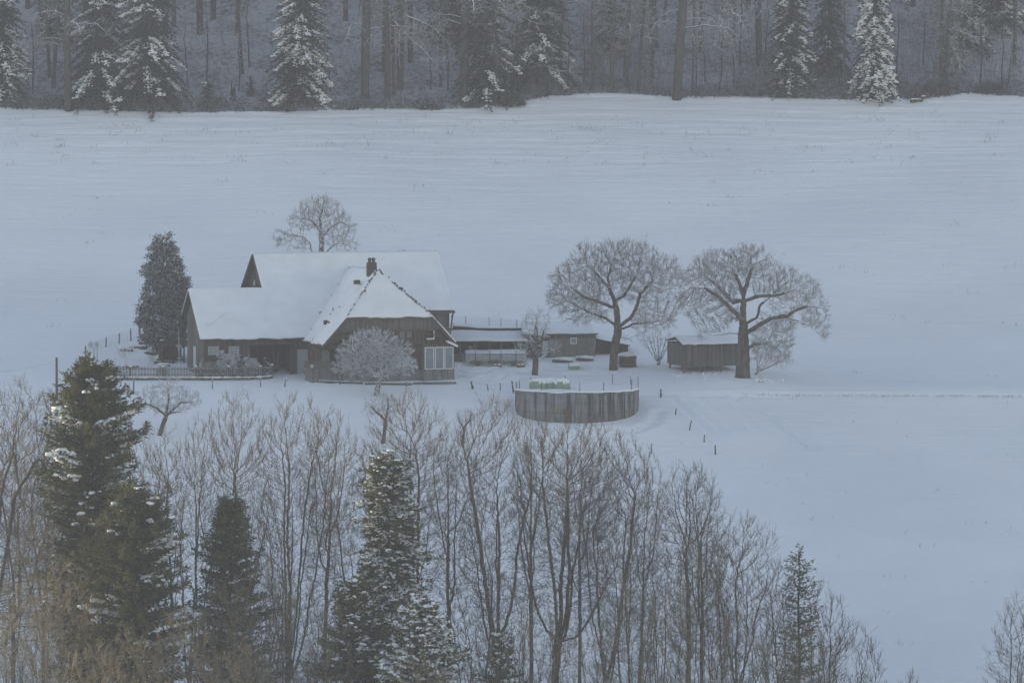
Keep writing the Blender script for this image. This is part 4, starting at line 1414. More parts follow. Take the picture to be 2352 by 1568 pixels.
# bales
for i, (x, y, w_) in enumerate(((1237, 902, 44), (1263, 899, 46), (1289, 902, 44))):
    k = 432 * K; r = w_ * k / 2
    c = (at(x, 899, 430.2)[0], 430.2 + (.5 if i == 1 else 0), TZ + .1)
    l = ('left green-wrapped bale under snow on the concrete tank', 'middle green-wrapped bale under snow on the concrete tank', 'right green-wrapped bale under snow on the concrete tank')[i]
    o = empty('silage_bale', c, 0, l, 'bale', 'green silage bales on the tank')
    m = MB(); nn = 20; ra = np.array([.0, .7, .93, 1, 1, 1, .93, .7, .0]) * r * .97; zz = np.array([-.15, -.15, 0, .12, .45, .75, .9, 1.0, 1.02]) * .78
    g = np.random.default_rng(i)
    m.tube(np.stack([0 * zz, 0 * zz, zz + np.arange(9) * 1e-4], 1), np.maximum(ra, .02), nn)
    bo = m.build('wrap', M['green'], o, True)
    s = MB(); s.lumps([(0, 0, .74), (.1, .1, .80)], [(r * .98, r * .98, .22), (r * .7, r * .7, .22)], 5 + i, .06)
    q = 10; a = g.uniform(pi, 2 * pi, q); s.lumps(np.stack([np.cos(a) * r * .85, np.sin(a) * r * .85, g.uniform(.55, .72, q)], 1), np.stack([g.uniform(.12, .22, q), g.uniform(.1, .18, q), g.uniform(.10, .22, q)], 1), 7)
    s.build('snow_cap', M['roofsnow'], o, True)

# ------------------------------------------------------------------ posts standing in the snow
POSTS = [(488, 872, 893, .05, 0, 'short post under the middle of the picket fence'), (598, 868, 889, .05, 0, 'short snow-capped post under the right end of the picket fence'),
         (653, 870, 888, .06, .25, 'short leaning post right of the picket fence corner'), (781, 866, 883, .06, 0, 'short post before the porch, left of the round tree'),
         (934, 876, 888, .06, 0, 'stubby post right of the round tree trunk'), (1087, 875, 893, .11, -.28, 'thick tilted snowy post right of the sunroom'),
         (1122, 881, 898, .05, -.2, 'slim leaning post between the sunroom and the tank'), (1149, 880, 897, .055, 0, 'straight post just left of the concrete tank'),
         (1518, 893, 911, .09, 0, 'snow-plastered post right of the concrete tank'), (1551, 937, 952, .06, .2, 'uppermost post of the slanting row on the right slope'),
         (1583, 965, 987, .06, .25, 'second post of the slanting row on the right slope'), (1617, 998, 1015, .06, .08, 'third post of the slanting row on the right slope'),
         (1643, 1022, 1043, .075, 0, 'lowest and stoutest post of the slanting row on the right slope'), (1496, 1018, 1041, .05, 0, 'lone post above the bare treetops right of centre'),
         (1180, 874, 903, .08, -.15, 'snow-plastered crooked post at the left edge of the concrete tank')]
for i, (x, yt, yb, r, ln, l) in enumerate(POSTS):
    p = ground(x, yb); h = (yb - yt) * p[1] * K / cos(PITCH)
    o = empty('fence_post', p, 0, l, 'post', 'field fence posts')
    MB().tube([(0, 0, -.3), (ln * h * .5, 0, h * .5), (ln * h, 0, h)], [r, r, r * .85], 8).build('stake', M['plankg'], o, True)
    MB().lumps([(ln * h, 0, h + .02), (ln * h * .6 + r * .6, -r * .3, h * .62)], [(r * 1.2, r * 1.2, .07), (r * .6, r * .6, h * .22)], i).build('snow_cap', M['roofsnow'], o, True)


def strand(ps, label, sag=.15, r=.012, name='fence_wire', mat='wire'):
    m = MB(); O = ps[0]
    for a, b in zip(ps[:-1], ps[1:]):
        t = np.linspace(0, 1, 7)[:, None]; q = a + (b - a) * t; q[:, 2] -= sag * 4 * (t[:, 0] * (1 - t[:, 0])); m.tube(q - O, r, 3, False)
    o = m.build(name, M[mat], None); o.location = tuple(O); tag(o, label, 'wire')


def ptop(i, f=.9):
    x, yt, yb = POSTS[i][:3]; p = ground(x, yb); return p + (POSTS[i][4] * .8, 0, (yb - yt) * p[1] * K * f)


strand([ptop(0), ptop(1), ptop(2), ptop(3), ptop(4), ptop(5)], 'thin frosted wire strung between the short posts before the farmhouse', .12)
strand([ptop(5), ptop(6), ptop(7), ptop(14, .5)], 'thin frosted wire from the thick tilted post to the tank', .08)
strand([ptop(8), ptop(9), ptop(10), ptop(11), ptop(12)], 'thin frosted wire along the slanting row of posts', .08, .006)
strand([ptop(13), ptop(12)], 'thin frosted wire from the lone post to the slanting row', .2, .006)
# utility pole and its cable
p = ground(131, 990); h = (990 - 820) * p[1] * K
o = empty('utility_pole', p, 0, 'tall bare wooden pole rising left of the foreground conifers', 'pole')
MB().tube([(0, 0, -.5), (0, 0, h * .5), (0, 0, h)], [.13, .12, .10], 10).build('shaft', M['plankg'], o, True)
MB().box(-.10, .10, -.05, .05, h - .35, h - .28).build('bracket', M['metal'], o)
strand([p + (0, 0, h - .2), at(-60, 850, 415)], 'faint cable running left from the tall pole', .5, .012)
strand([F.W(-13.5, 8.0, 7.3) + (0, 0, -1.0), F.W(-16.4, 7.4, 4.6)], 'taut wire slanting across the dark evergreen beside the barn', .05, .02)

# ------------------------------------------------------------------ picket fence on its low wall
def line_pts(us): return [ground(a, b) for a, b in us]
pf = line_pts([(262, 873), (299, 873), (374.5, 873), (450, 873), (525, 873), (599, 872), (625, 869)])
pf2 = [pf[-1], pf[-1] + np.array([-.9, 4.0, .35])]
rw = MB(); O = pf[0]
wo = empty('stone_kerb', O, 0, 'dark dry-stone kerb carrying the wooden picket fence', 'low wall')
g = np.random.default_rng(12)
for a, b in zip(pf[:-1], pf[1:]):
    d = b - a; L = np.linalg.norm(d); n_ = int(L / .33)
    c = np.array([a + d * (i + .5) / n_ - O for i in range(n_)]); c[:, 2] += .04
    rw.lumps(c, np.stack([g.uniform(.17, .26, n_), np.full(n_, .2), g.uniform(.20, .27, n_)], 1), int(L * 7), .15)
    rw.bar(a - O + (0, .1, 0), b - O + (0, .1, 0), .3, .4)
wob = rw.build('stones', M['stone'], wo)
s = MB()
for a, b in zip(pf[:-1], pf[1:]):
    d = b - a; n_ = int(np.linalg.norm(d) / .25); c = np.array([a + d * (i + .5) / n_ - O for i in range(n_)]); c[:, 2] += .27; s.lumps(c, np.stack([g.uniform(.16, .3, n_), g.uniform(.16, .24, n_), g.uniform(.06, .12, n_)], 1), 5)
s.build('snow_cap', M['roofsnow'], wo, True)


def picket_fence(pts, label, base=.32, h=.95, step=.135, post=True):
    O = pts[0]; o = empty('picket_fence', O, 0, label, 'picket fence'); m = MB(); r_ = MB(); s = MB(); g = np.random.default_rng(4)
    for a, b in zip(pts[:-1], pts[1:]):
        a = a - O; b = b - O; d = b - a; L = np.linalg.norm(d); n_ = int(L / step); e = d / L
        for i in range(n_):
            c = a + d * (i + .5) / n_ + (0, 0, base); w = .035; hh = h + g.normal(0, .012)
            p_ = [c - e * w, c + e * w, c + e * w + (0, 0, hh - .06), c + (0, 0, hh), c - e * w + (0, 0, hh - .06)]
            m.prism(p_, (0, .022, 0))
        for z in (.22, .72):
            r_.bar(a + (0, .06, base + z), b + (0, .06, base + z), .05, .08)
            k = int(L / .2); c = np.array([a + d * (i + .5) / k + (0, .05, base + z + .05) for i in range(k)]); s.lumps(c, np.stack([g.uniform(.10, .16, k), np.full(k, .045), g.uniform(.02, .04, k)], 1), 3)
    m.build('pickets', M['plankg'], o); rr = r_.build('rail', M['plankg'], o); s.build('snow_load', M['roofsnow'], rr, True)
    for p in (pts if post else pts[1:]):
        q = p - O; MB().box(q[0] - .10, q[0] + .10, q[1] - .03, q[1] + .15, q[2] - .2, q[2] + base + h - .02).build('post', M['plankg'], o)
        MB().lumps([(q[0], q[1] + .06, q[2] + base + h + .02)], [(.17, .15, .10)], 2).build('snow_cap', M['roofsnow'], o, True)
    return o


picket_fence(pf, 'long weathered picket fence with snow-capped posts before the garden')
picket_fence(pf2, 'short return of picket fence at the right end of the garden', post=False)
lf = line_pts([(208, 866), (205, 845), (199, 826)])
picket_fence(lf, 'short run of picket fence on the left side of the garden', .0, .9)
# wire fence climbing behind the garden on the left
P_, Hs = gpH([(197.5, 793, 817), (243, 774, 798), (273.5, 765, 789), (301, 755, 783), (320.5, 745, 776), (352, 772, 800)])
wire_fence(P_[:5], Hs[:5], 'old wire mesh fence on leaning posts climbing left of the dark evergreen', step=.3, rows=6, pr=.06)
P_, Hs = gpH([(196, 822, 838), (198, 800, 846)])
for i, (x, yt, yb, r, l) in enumerate(((196, 819, 842, .09, 'gnarled short post at the far left corner of the garden'), (223, 797, 842, .03, 'thin dark stake beside the twin-ringed garden ornament'), (307, 872, 905, .07, 'post with lichen before the left end of the picket fence'))):
    p = ground(x, yb); h = (yb - yt) * p[1] * K; o = empty('garden_post', p, 0, l, 'post')
    MB().tube([(0, 0, -.2), (0, 0, h * .5), (.02, 0, h)], [r, r * .9, r * .8], 7).build('stake', M['plankg'], o, True); MB().lumps([(0, 0, h)], [(r, r, .05)], i).build('snow_cap', M['roofsnow'], o, True)
# twin-disc garden ornament
p = ground(215.5, 842); h = (842 - 797) * p[1] * K
o = empty('garden_ornament', p, 0, 'frosted pole topped by two round wire discs in the left garden', 'ornament')
MB().tube([(0, 0, -.2), (.02, 0, h * .5), (0, 0, h)], [.05, .06, .05], 8).build('pole', M['wire'], o, True)
for s_1 in (-1, 1):
    m = MB(); t = np.linspace(0, 2 * pi, 21)
    for r in (.30, .24, .14):
        m.tube(np.stack([s_1 * .28 + r * .72 * np.cos(t), 0 * t + .03 * s_1, h + .25 + r * np.sin(t)], 1), .016, 4, False)
    for a in np.linspace(0, 2 * pi, 11)[:-1]: m.tube([(s_1 * .28, 0, h + .25), (s_1 * .28 + .22 * cos(a), 0, h + .25 + .3 * sin(a))], .02, 4, False)
    m.build('disc', M['wire'], o)
m = MB(); m.tube([(-.3, 0, h), (0, 0, h - .15), (.3, 0, h)], .03, 5); m.build('arm', M['wire'], o)
# pole with crossbar, pole with loops
p = ground(411, 846); h = (846 - 755) * p[1] * K
o = empty('garden_pole', p, 0, 'slim frosted pole with a small crossbar before the barn corner', 'pole')
MB().tube([(0, 0, -.2), (.02, 0, h * .5), (0, 0, h)], [.04, .035, .02], 7).build('shaft', M['rime'], o, True)
m = MB(); m.bar((-.28, 0, h * .58), (.28, 0, h * .58), .05).bar((-.2, 0, h * .58), (0, 0, h * .45), .04).bar((.2, 0, h * .58), (0, 0, h * .45), .04).bar((0, 0, h * .2), (.3, 0, h * .38), .03); m.build('crossbar', M['rime'], o)
p = ground(447.5, 843); h = (843 - 796) * p[1] * K
o = empty('garden_obelisk', p, 0, 'frosted twisted wire obelisk standing against the barn corner', 'ornament')
m = MB(); t = np.linspace(0, 1, 30)
for s_1 in (-1, 1): m.tube(np.stack([s_1 * .19 * np.sin(t * pi * 3), .06 * np.cos(t * 9), h * (.45 + .55 * t)], 1), .035, 5, False)
m.build('loop', M['wire'], o, True); MB().tube([(0, 0, -.2), (0, 0, h * .5)], .03, 6).build('leg', M['wire'], o, True)
# board leaning on the barn corner
c1, z1 = F.P(443, 840, vw - .3); c2, z2 = F.P(451, 795, vw - .3)
o = local_thing('leaning_board', (c1 + c2) / 2, vw - .3, z1, 'pale upright board leaning at the left corner of the barn', 'board')
MB().box(-.12, .12, 0, .05, -.2, z2 - z1).build('board', M['pale'], o)
# lean-to annex beside the barn gable, with steps of beams
Ga = Frame(ground(398, 834), AL)
an_ = empty('plank_annex', Ga.O, Ga.al, 'dark open plank annex under the evergreen, left of the barn', 'shed')
a, z1 = Ga.P(372, 790, .0); b, _ = Ga.P(425, 790, 0)
m = MB(); m.box(a, b, 1.5, 1.6, -.6, z1).box(a, a + .12, 0, 1.5, -.6, z1); m.build('wall', M['plank'], an_)
m = MB(); slab(m, [(a - .3, -.4, z1 - .1), (b, -.4, z1 - .1), (b, 1.8, z1 + .5), (a - .3, 1.8, z1 + .5)], .08); ro = m.build('roof', M['plank'], an_)
s = MB().lumps([(a + .2, .9, z1 + .32), (b - .4, 1.2, z1 + .4)], [(.3, .3, .08)] * 2); s.build('snow_patch', M['roofsnow'], ro, True)
for c in (a + .05, (a + b) / 2, b - .1): MB().bar((c, .0, -.5), (c, 0, z1 - .1), .12).build('shed_post', M['plank2'], an_)
for i, (x0, x1, y, l) in enumerate(((366, 420, 822, 'top timber step with snow below the plank annex'), (360, 424, 828, 'middle timber step with snow below the plank annex'), (354, 400, 834, 'lowest timber step with snow below the plank annex'))):
    a = ground(x0, y); b_ = ground(x1, y - 1); o = empty('timber_step', a, 0, l, 'step'); d = b_ - a
    MB().bar((0, 0, .08), tuple(d + (0, 0, .08)), .25, .18).build('beam', M['plank2'], o)
    n_ = int(np.linalg.norm(d) / .2); s = MB(); t = np.linspace(.03, .97, n_)[:, None]; s.lumps(d * t + (0, .02, .19), [(.16, .12, .06)] * n_, i); s.build('snow_load', M['roofsnow'], o, True)
# garden rocks
g = np.random.default_rng(33)
for i, (x, y, w_, l) in enumerate(((318, 800, 1.4, 'upper dark snow-topped rock on the garden slope left of the evergreen'), (338, 790, 1.3, 'dark rock ledge just left of the evergreen foot'), (290, 806, 1.0, 'small dark rock at the left end of the garden slope'), (347, 812, .9, 'dark stones beside the garden path below the evergreen'),
                                   (300, 845, 1.2, 'flat stone edging in the snowy garden behind the picket fence'), (377, 841, .8, 'low stones by the timber steps'))):
    p = ground(x, y); o = empty('rock', p, 0, l, 'rock', 'garden rocks'); n_ = 7
    c = np.stack([np.linspace(-w_ / 2, w_ / 2, n_), g.normal(0, .12, n_), np.full(n_, .05)], 1)
    MB().lumps(c, np.stack([g.uniform(.16, .3, n_), g.uniform(.2, .3, n_), g.uniform(.14, .26, n_)], 1), i).build('stone', M['stone'], o)
    c2 = c.copy(); c2[:, 2] += .2; MB().lumps(c2, np.stack([g.uniform(.16, .3, n_), g.uniform(.2, .3, n_), g.uniform(.08, .14, n_)], 1), i + 9).build('snow_cap', M['roofsnow'], o, True)
# things in the bay and on the porch
for i, (x, y, l) in enumerate(((735, 842, 'terracotta pot on the ground left of the porch parapet'), (727, 843, 'second terracotta pot beside the white barn wall'))):
    u, z = F.P(x - 24, y, vw - .6); o = local_thing('flower_pot', u, vw - .6, F.g(u, vw - .6), l, 'pot')
    MB().tube([(0, 0, -.02), (0, 0, .3), (0, 0, .33), (0, 0, .36)], [.13, .18, .21, .21], 12).build('pot', M['orange'], o)
u, z = F.P(719, 832, .85)
o = local_thing('parasol', u, 1.2, pz, 'furled dark red parasol on the porch terrace', 'parasol')
MB().tube([(0, 0, 0), (0, 0, 2.0)], .025, 6).build('pole', M['metal'], o)
MB().tube([(0, 0, .7), (0, 0, .95), (0, 0, 1.5), (0, 0, 1.85)], [.04, .13, .09, .03], 8).build('canopy', M['red'], o)
u, z = F.P(716, 838, .7); o = local_thing('laundry_bin', u, .62, pz, 'small white box fixed on the porch parapet', 'box')
MB().box(-.14, .14, -.04, .08, .1, .42).build('box', M['pale'], o)
u, z = F.P(628, 838, vw + 1.6)
o = local_thing('handcart', u, vw + 1.6, F.g(u, vw + 1.6), 'barely visible tools and barrow stored in the dark barn bay', 'cart')
m = MB(); m.box(-.5, .5, -.3, .3, .35, .7).bar((-.4, 0, .7), (-.5, 0, 1.7), .06).bar((.3, .1, .0), (.5, .1, 1.9), .06); m.build('tray', M['plankg'], o)
m = MB(); t = np.linspace(0, 2 * pi, 15)
m.tube(np.stack([.3 * np.cos(t), 0 * t - .34, .3 + .3 * np.sin(t)], 1), .03, 5, False); m.build('wheel', M['metal'], o)
# bird box stuff on the white wall of the ridge behind sheds: small rock on the slope
# swing under the old tree
sw_ = ground(1747, 884); sg = at(1747, 857, sw_[1])
o = empty('swing', (sw_[0], sw_[1], sw_[2]), 0, 'small rope swing hanging right of the huge old trunk', 'swing')
hh = (884 - 815) * sw_[1] * K
MB().tube([(-.16, 0, .3), (-.10, 0, hh)], .016, 4).tube([(.16, 0, .3), (.10, 0, hh)], .016, 4).build('rope', M['wire'], o)
MB().box(-.24, .24, -.09, .09, .26, .30).build('seat', M['plank2'], o); MB().lumps([(0, 0, .32)], [(.22, .1, .05)], 1).build('snow_cap', M['roofsnow'], o, True)

# ------------------------------------------------------------------ frosted shrubs behind the picket fence
def dome_shrub(name, ux, uy, w_u, h_u, label, mat='rime', n=900, seed=1, stems=14, group=None, twr=.02, cat='shrub', leafy=False, dens=1.6, tl=.22, yoff=-4.0):
    p = ground(ux, uy); p = p + (0, yoff, 0); p[2] = gz(p[0], p[1])
    k = p[1] * K; W_ = w_u * k / 2; H_ = h_u * k
    g = np.random.default_rng(seed)
    A = in_blobs([(0, 0, H_ * .5, W_, W_, H_ * .52)], n, g, .5)
    A = A[A[:, 2] > .1 * H_]
    sk = [[(0, 0, -.2), (0, 0, .12)]]
    for i in range(stems):
        a = g.uniform(0, 2 * pi); r = g.random()**.5 * .35; sk.append([(0, 0, .0), (cos(a) * W_ * r, sin(a) * W_ * r, H_ * .25)])
    return bare_tree(name, p, sk, A, .03 + .01 * H_, .012, step=max(.12, H_ * .07), dens=dens, tl=tl, mat=mat, tmat=mat, twr=twr, rmax=.03, di=W_ * 1.5, dk=max(.14, H_ * .09), seed=seed, up=.3, trop=(0, 0, .1), label=label, cat=cat, group=group, maxit=60, out=.6)


# ================================================================== farm trees
def guided(base, lines):
    return [UB(base, l) for l in lines]


def grow_at(ux, uy, lines, blobs, n, r0, yoff=0, **kw):
    base = ground(ux, uy)
    sk = guided(base, lines)
    sk[0] = [(sk[0][0][0], 0, -.5)] + sk[0]
    rng = np.random.default_rng(kw.get('seed', 1) + 50)
    A = in_blobs(ublobs(base, blobs), n, rng, kw.pop('shell', .12))
    A = A[A[:, 2] > .3]
    return bare_tree(kw.pop('name', 'bare_tree'), base, sk, A, r0, **kw)


# forked tree beside the grey shed
grow_at(1409, 850, [[(1409, 850), (1410, 810), (1416, 775), (1420, 755)],
                    [(1418, 760), (1418, 720), (1412, 690, .4), (1400, 668, .6), (1396, 640, .8), (1405, 610, 1)],
                    [(1412, 690), (1432, 680, -.5), (1448, 655, -.8), (1462, 630, -1)],
                    [(1420, 752), (1448, 728, -.6), (1462, 700, -1.2), (1470, 672, -1.5), (1500, 640, -1.6)],
                    [(1418, 750), (1392, 732, .8), (1360, 722, 1.4), (1325, 705, 1.8), (1295, 690, 2)],
                    [(1405, 705), (1370, 690, -1.2), (1340, 680, -1.8), (1310, 655, -2)],
                    [(1425, 758), (1455, 745, 1), (1490, 745, 1.8), (1520, 740, 2.2), (1545, 750, 2.4)],
                    [(1405, 668), (1380, 640, 1.5), (1350, 610, 1.8)],
                    [(1420, 770), (1436, 776, -.3), (1443, 779, -.4)]],
        [(1400, 600, 62, 46), (1408, 680, 38, 26), (1335, 655, 70, 65), (1305, 680, 50, 45), (1475, 640, 80, 62), (1530, 630, 42, 48), (1440, 590, 75, 38), (1370, 590, 55, 32), (1345, 715, 65, 34), (1500, 725, 52, 42), (1288, 645, 30, 26), (1555, 690, 18, 30), (1272, 692, 22, 18), (1562, 638, 22, 22), (1345, 572, 22, 16), (1440, 566, 25, 14)],
        4600, .40, step=.26, dk=.42, di=2.2, dens=3.6, tl=.62, jit=.10, wild=.5, out=.6, mat='frosty', tmat='oldbark', rt=.013, twr=.013, rmax=.03, seed=11, flare=.25,
        name='forked_tree', label='rimed bare tree with forked trunk between the grey shed and the stilted shed', trop=(0, 0, .04), maxit=130)
# huge old tree with a thick trunk
grow_at(1706, 867, [[(1706, 867), (1706, 800), (1707, 740), (1708, 690), (1708, 668)],
                    [(1708, 672), (1718, 645, .3), (1728, 615, .5), (1725, 590, .6)],
                    [(1708, 680), (1700, 655, -.5), (1690, 632, -1), (1680, 615, -1)],
                    [(1706, 742), (1690, 718, -.6), (1665, 695, -1.2), (1650, 680, -1.6), (1620, 660, -1.8), (1590, 655, -2)],
                    [(1702, 690), (1685, 695, .6), (1672, 680, 1.2), (1640, 650, 1.6), (1610, 630, 2)],
                    [(1703, 766), (1680, 765, -.3), (1640, 770, -.7), (1612, 780, -1)],
                    [(1712, 765), (1740, 745, -.8), (1768, 728, -1.3), (1800, 722, -1.7), (1835, 735, -2), (1862, 748, -2.2), (1890, 778, -2.4)],
                    [(1805, 722, -1.7), (1830, 708, -1.8), (1860, 700, -1.8), (1885, 705, -2)],
                    [(1712, 745, .2), (1740, 728, .8), (1746, 702, 1.2), (1775, 680, 1.6), (1800, 655, 2)],
                    [(1714, 800), (1735, 790, .5), (1765, 790, 1), (1790, 805, 1.4), (1808, 830, 1.5)],
                    [(1712, 690, .2), (1745, 680, -.6), (1780, 678, -1), (1820, 665, -1.2)]],
        [(1715, 610, 62, 42), (1650, 615, 62, 40), (1600, 665, 45, 50), (1650, 668, 56, 34), (1788, 645, 48, 36), (1740, 655, 30, 26), (1830, 670, 55, 42), (1868, 708, 34, 46), (1660, 725, 60, 22), (1600, 710, 38, 25), (1770, 790, 55, 45), (1790, 745, 45, 25, 1), (1725, 580, 38, 18), (1570, 692, 20, 24), (1638, 592, 24, 16), (1893, 752, 16, 26), (1700, 572, 20, 12), (1815, 628, 26, 14)],
        5600, .74, step=.26, dk=.40, di=2.2, dens=3.2, tl=.6, jit=.10, wild=.5, out=.6, taper=.45, mat='frosty', tmat='oldbark', rt=.013, twr=.0135, rmax=.03, seed=12, flare=.22, split=.16,
        name='old_tree', label='huge old rimed tree with a very thick trunk beside the stilted shed', trop=(0, 0, .05), maxit=130)
# tree behind the barn roof
b0 = np.array([at(738, 640, 487)[0], 487.0, 0]); b0[2] = gz(b0[0], 487)
sk = [UB(b0, [(738, 640), (738, 600), (738, 560), (737, 525)])]
zg = sk[0][0]
sk[0] = [(0, 0, -.5)] + sk[0]
sk += [UB(b0, l) for l in ([(737, 640), (716, 580, .4), (712, 556, .6), (695, 545, 1), (665, 542, 1.4), (640, 555, 1.6)], [(737, 530), (735, 500), (742, 475), (745, 460)], [(738, 545), (760, 520, .5), (785, 510, .8), (800, 520, 1)], [(737, 530), (715, 505, -.6), (690, 500, -1)], [(738, 590), (770, 560, -.6), (800, 560, -1)])]
A = in_blobs(ublobs(b0, [(735, 490, 58, 38), (770, 525, 48, 42), (700, 505, 42, 28), (650, 548, 28, 22), (690, 560, 30, 18), (790, 560, 34, 22)]), 2200, np.random.default_rng(3), .12)
bare_tree('bare_tree', b0, sk, A, .34, step=.25, dk=.42, di=2.2, dens=2.6, tl=.55, out=.5, mat='frosty', tmat='frosty', twr=.0125, seed=13, label='rimed bare tree standing behind the barn ridge', cat='tree', trop=(0, 0, .04), jit=.15)
# round pollarded tree before the house
grow_at(865, 908, [[(865, 908), (867, 890), (872, 870), (873, 862)],
                   [(870, 868), (850, 855, -.5), (832, 842, -.9), (828, 825, -1.2), (812, 800, -1.5)],
                   [(872, 862), (882, 835, .2), (885, 800, .3), (880, 780, .3)],
                   [(870, 865), (845, 845, 1), (818, 840, 1.6), (790, 835, 2)],
                   [(874, 860), (905, 845, -1), (930, 835, -1.6), (950, 838, -1.8)],
                   [(874, 858), (902, 830, .8), (920, 805, 1.2)], [(872, 858), (868, 820, -1.4), (862, 790, -1.8)]],
        [(855, 800, 70, 42), (815, 822, 52, 42), (905, 818, 52, 40), (925, 842, 36, 26), (790, 838, 28, 28), (862, 775, 50, 24), (880, 830, 60, 40), (948, 852, 16, 12), (835, 850, 40, 22)],
        2600, .25, step=.22, dk=.34, di=1.8, dens=3.6, tl=.40, out=.7, wild=.45, mat='rime2', tmat='frosty', rt=.011, twr=.015, rmax=.03, seed=14, flare=.2,
        name='round_tree', label='dome-shaped heavily rimed fruit tree in front of the house gable', trop=(0, 0, .05), jit=.2)
# pollard beside the cold frame
grow_at(1228, 861, [[(1228, 861), (1230, 842), (1231, 826)],
                    [(1230, 828), (1226, 800, .2), (1228, 760, .3), (1238, 720, .3)],
                    [(1231, 828), (1240, 800, -.3), (1248, 760, -.5), (1262, 730, -.6)],
                    [(1230, 830), (1212, 812, -.4), (1190, 795, -.8)], [(1232, 828), (1256, 812, .5), (1282, 800, .8)],
                    [(1231, 826), (1222, 780, .8), (1205, 740, 1)], [(1230, 824), (1235, 780, -1), (1232, 715, -1)]],
        [(1230, 800, 50, 25), (1228, 765, 38, 40), (1235, 735, 42, 30), (1270, 800, 24, 20), (1195, 795, 22, 22)],
        1300, .29, step=.22, dk=.40, di=2.2, dens=1.6, tl=.40, mat='rime2', tmat='oldbark', twr=.012, rmax=.03, seed=15, name='pollard_tree', label='stubby pollard with a thick short trunk between the tank and open shed', trop=(0, 0, .12))
# multi-stem bush left of the stilted shed, and the one right of the old tree
grow_at(1513, 838, [[(1513, 838), (1513, 828)]] + [[(1513 + d * .2, 832), (1513 + d, 800, .3 * (-1)**i), (1513 + d * 1.6, 775, .6 * (-1)**i)] for i, d in enumerate((-22, -14, -8, -2, 4, 10, 17))],
        [(1512, 785, 42, 32), (1480, 780, 20, 18)], 650, .16, step=.25, dk=.42, di=2, dens=1.1, tl=.45, mat='frosty', tmat='frosty', seed=16, name='bare_bush', label='many-stemmed bare bush left of the stilted shed', cat='bush', trop=(0, 0, .2))
grow_at(1737, 860, [[(1737, 860), (1738, 852)]] + [[(1738, 856), (1738 + d * .6, 825 + abs(d) * .1, .3 * (-1)**i), (1738 + d, 795 + abs(d) * .35, .8 * (-1)**i)] for i, d in enumerate((5, 14, 28, 42, 58, 72, 84))],
        [(1770, 815, 45, 32), (1795, 835, 35, 16), (1755, 790, 30, 25)], 650, .14, step=.25, dk=.42, di=2, dens=1.1, tl=.45, mat='frosty', tmat='frosty', seed=17, name='bare_bush', label='bare bush fanning out right behind the huge old trunk', cat='bush', trop=(.1, 0, .1))
# small garden and orchard trees
grow_at(287, 845, [[(287, 845), (287, 832), (286, 826)]] + [[(286, 828), (286 + d, 812), (286 + d * 1.5, 798)] for d in (-12, -5, 3, 11)],
        [(287, 810, 17, 17)], 260, .09, step=.16, dk=.25, di=1.5, dens=1.6, tl=.22, mat='rime', tmat='rime', seed=18, twr=.013, name='garden_tree', label='tiny rimed tree with a round head in the snowy garden')
grow_at(322, 777, [[(322, 777), (322, 745), (323, 730)], [(322, 745), (312, 722, .2), (308, 708, .3)], [(322, 745), (330, 725, -.2), (334, 705, -.2)]],
        [(320, 722, 15, 22)], 160, .07, step=.2, dk=.35, di=1.5, dens=.8, tl=.3, mat='frosty', tmat='frosty', seed=19, name='young_tree', label='thin young tree by the wire fence left of the evergreen')
grow_at(367, 999, [[(367, 999), (374, 975), (382, 955)], [(382, 955), (360, 935, -.5), (335, 925, -1)], [(382, 955), (415, 925, .6), (440, 925, 1)], [(382, 952), (388, 915, .2), (385, 890)], [(380, 955), (400, 945, -1), (425, 945, -1.4)]],
        [(385, 915, 80, 38), (330, 925, 38, 22), (430, 920, 42, 26), (392, 885, 35, 26)],
        2100, .20, step=.22, dk=.36, di=2.2, dens=1.9, tl=.32, mat='rime2', tmat='oldbark', twr=.013, seed=20, name='apple_tree', label='wide rimed apple tree with a leaning trunk below the picket fence', trop=(0, 0, .02), jit=.45)
grow_at(880, 1017, [[(880, 1017), (884, 985), (887, 960)], [(886, 965), (865, 945, -.4), (850, 930, -.6)], [(887, 960), (892, 925), (890, 905)]],
        [(880, 930, 52, 30), (850, 940, 25, 22)], 1100, .17, step=.22, dk=.36, di=2, dens=1.6, tl=.34, mat='frosty', tmat='oldbark', seed=21, name='apple_tree', label='dark-trunked orchard tree below the dome-shaped tree', jit=.4)
grow_at(1063, 1022, [[(1063, 1022), (1065, 998), (1067, 980)], [(1066, 985), (1055, 965), (1050, 950)], [(1066, 982), (1078, 965), (1084, 950)]],
        [(1066, 958, 28, 24)], 450, .12, step=.2, dk=.34, di=2, dens=1.6, tl=.3, mat='frosty', tmat='oldbark', seed=22, name='apple_tree', label='small orchard tree left of the concrete tank, half hidden by treetops', jit=.4)
grow_at(118, 985, [[(118, 985), (117, 960), (118, 940)], [(118, 950), (105, 925), (100, 905)], [(118, 945), (128, 920), (130, 900)]],
        [(112, 925, 34, 36)], 700, .13, step=.22, dk=.36, di=2, dens=1.6, tl=.34, mat='frosty', tmat='frosty', seed=23, name='apple_tree', label='greyish small tree around the foot of the tall wooden pole', jit=.4)


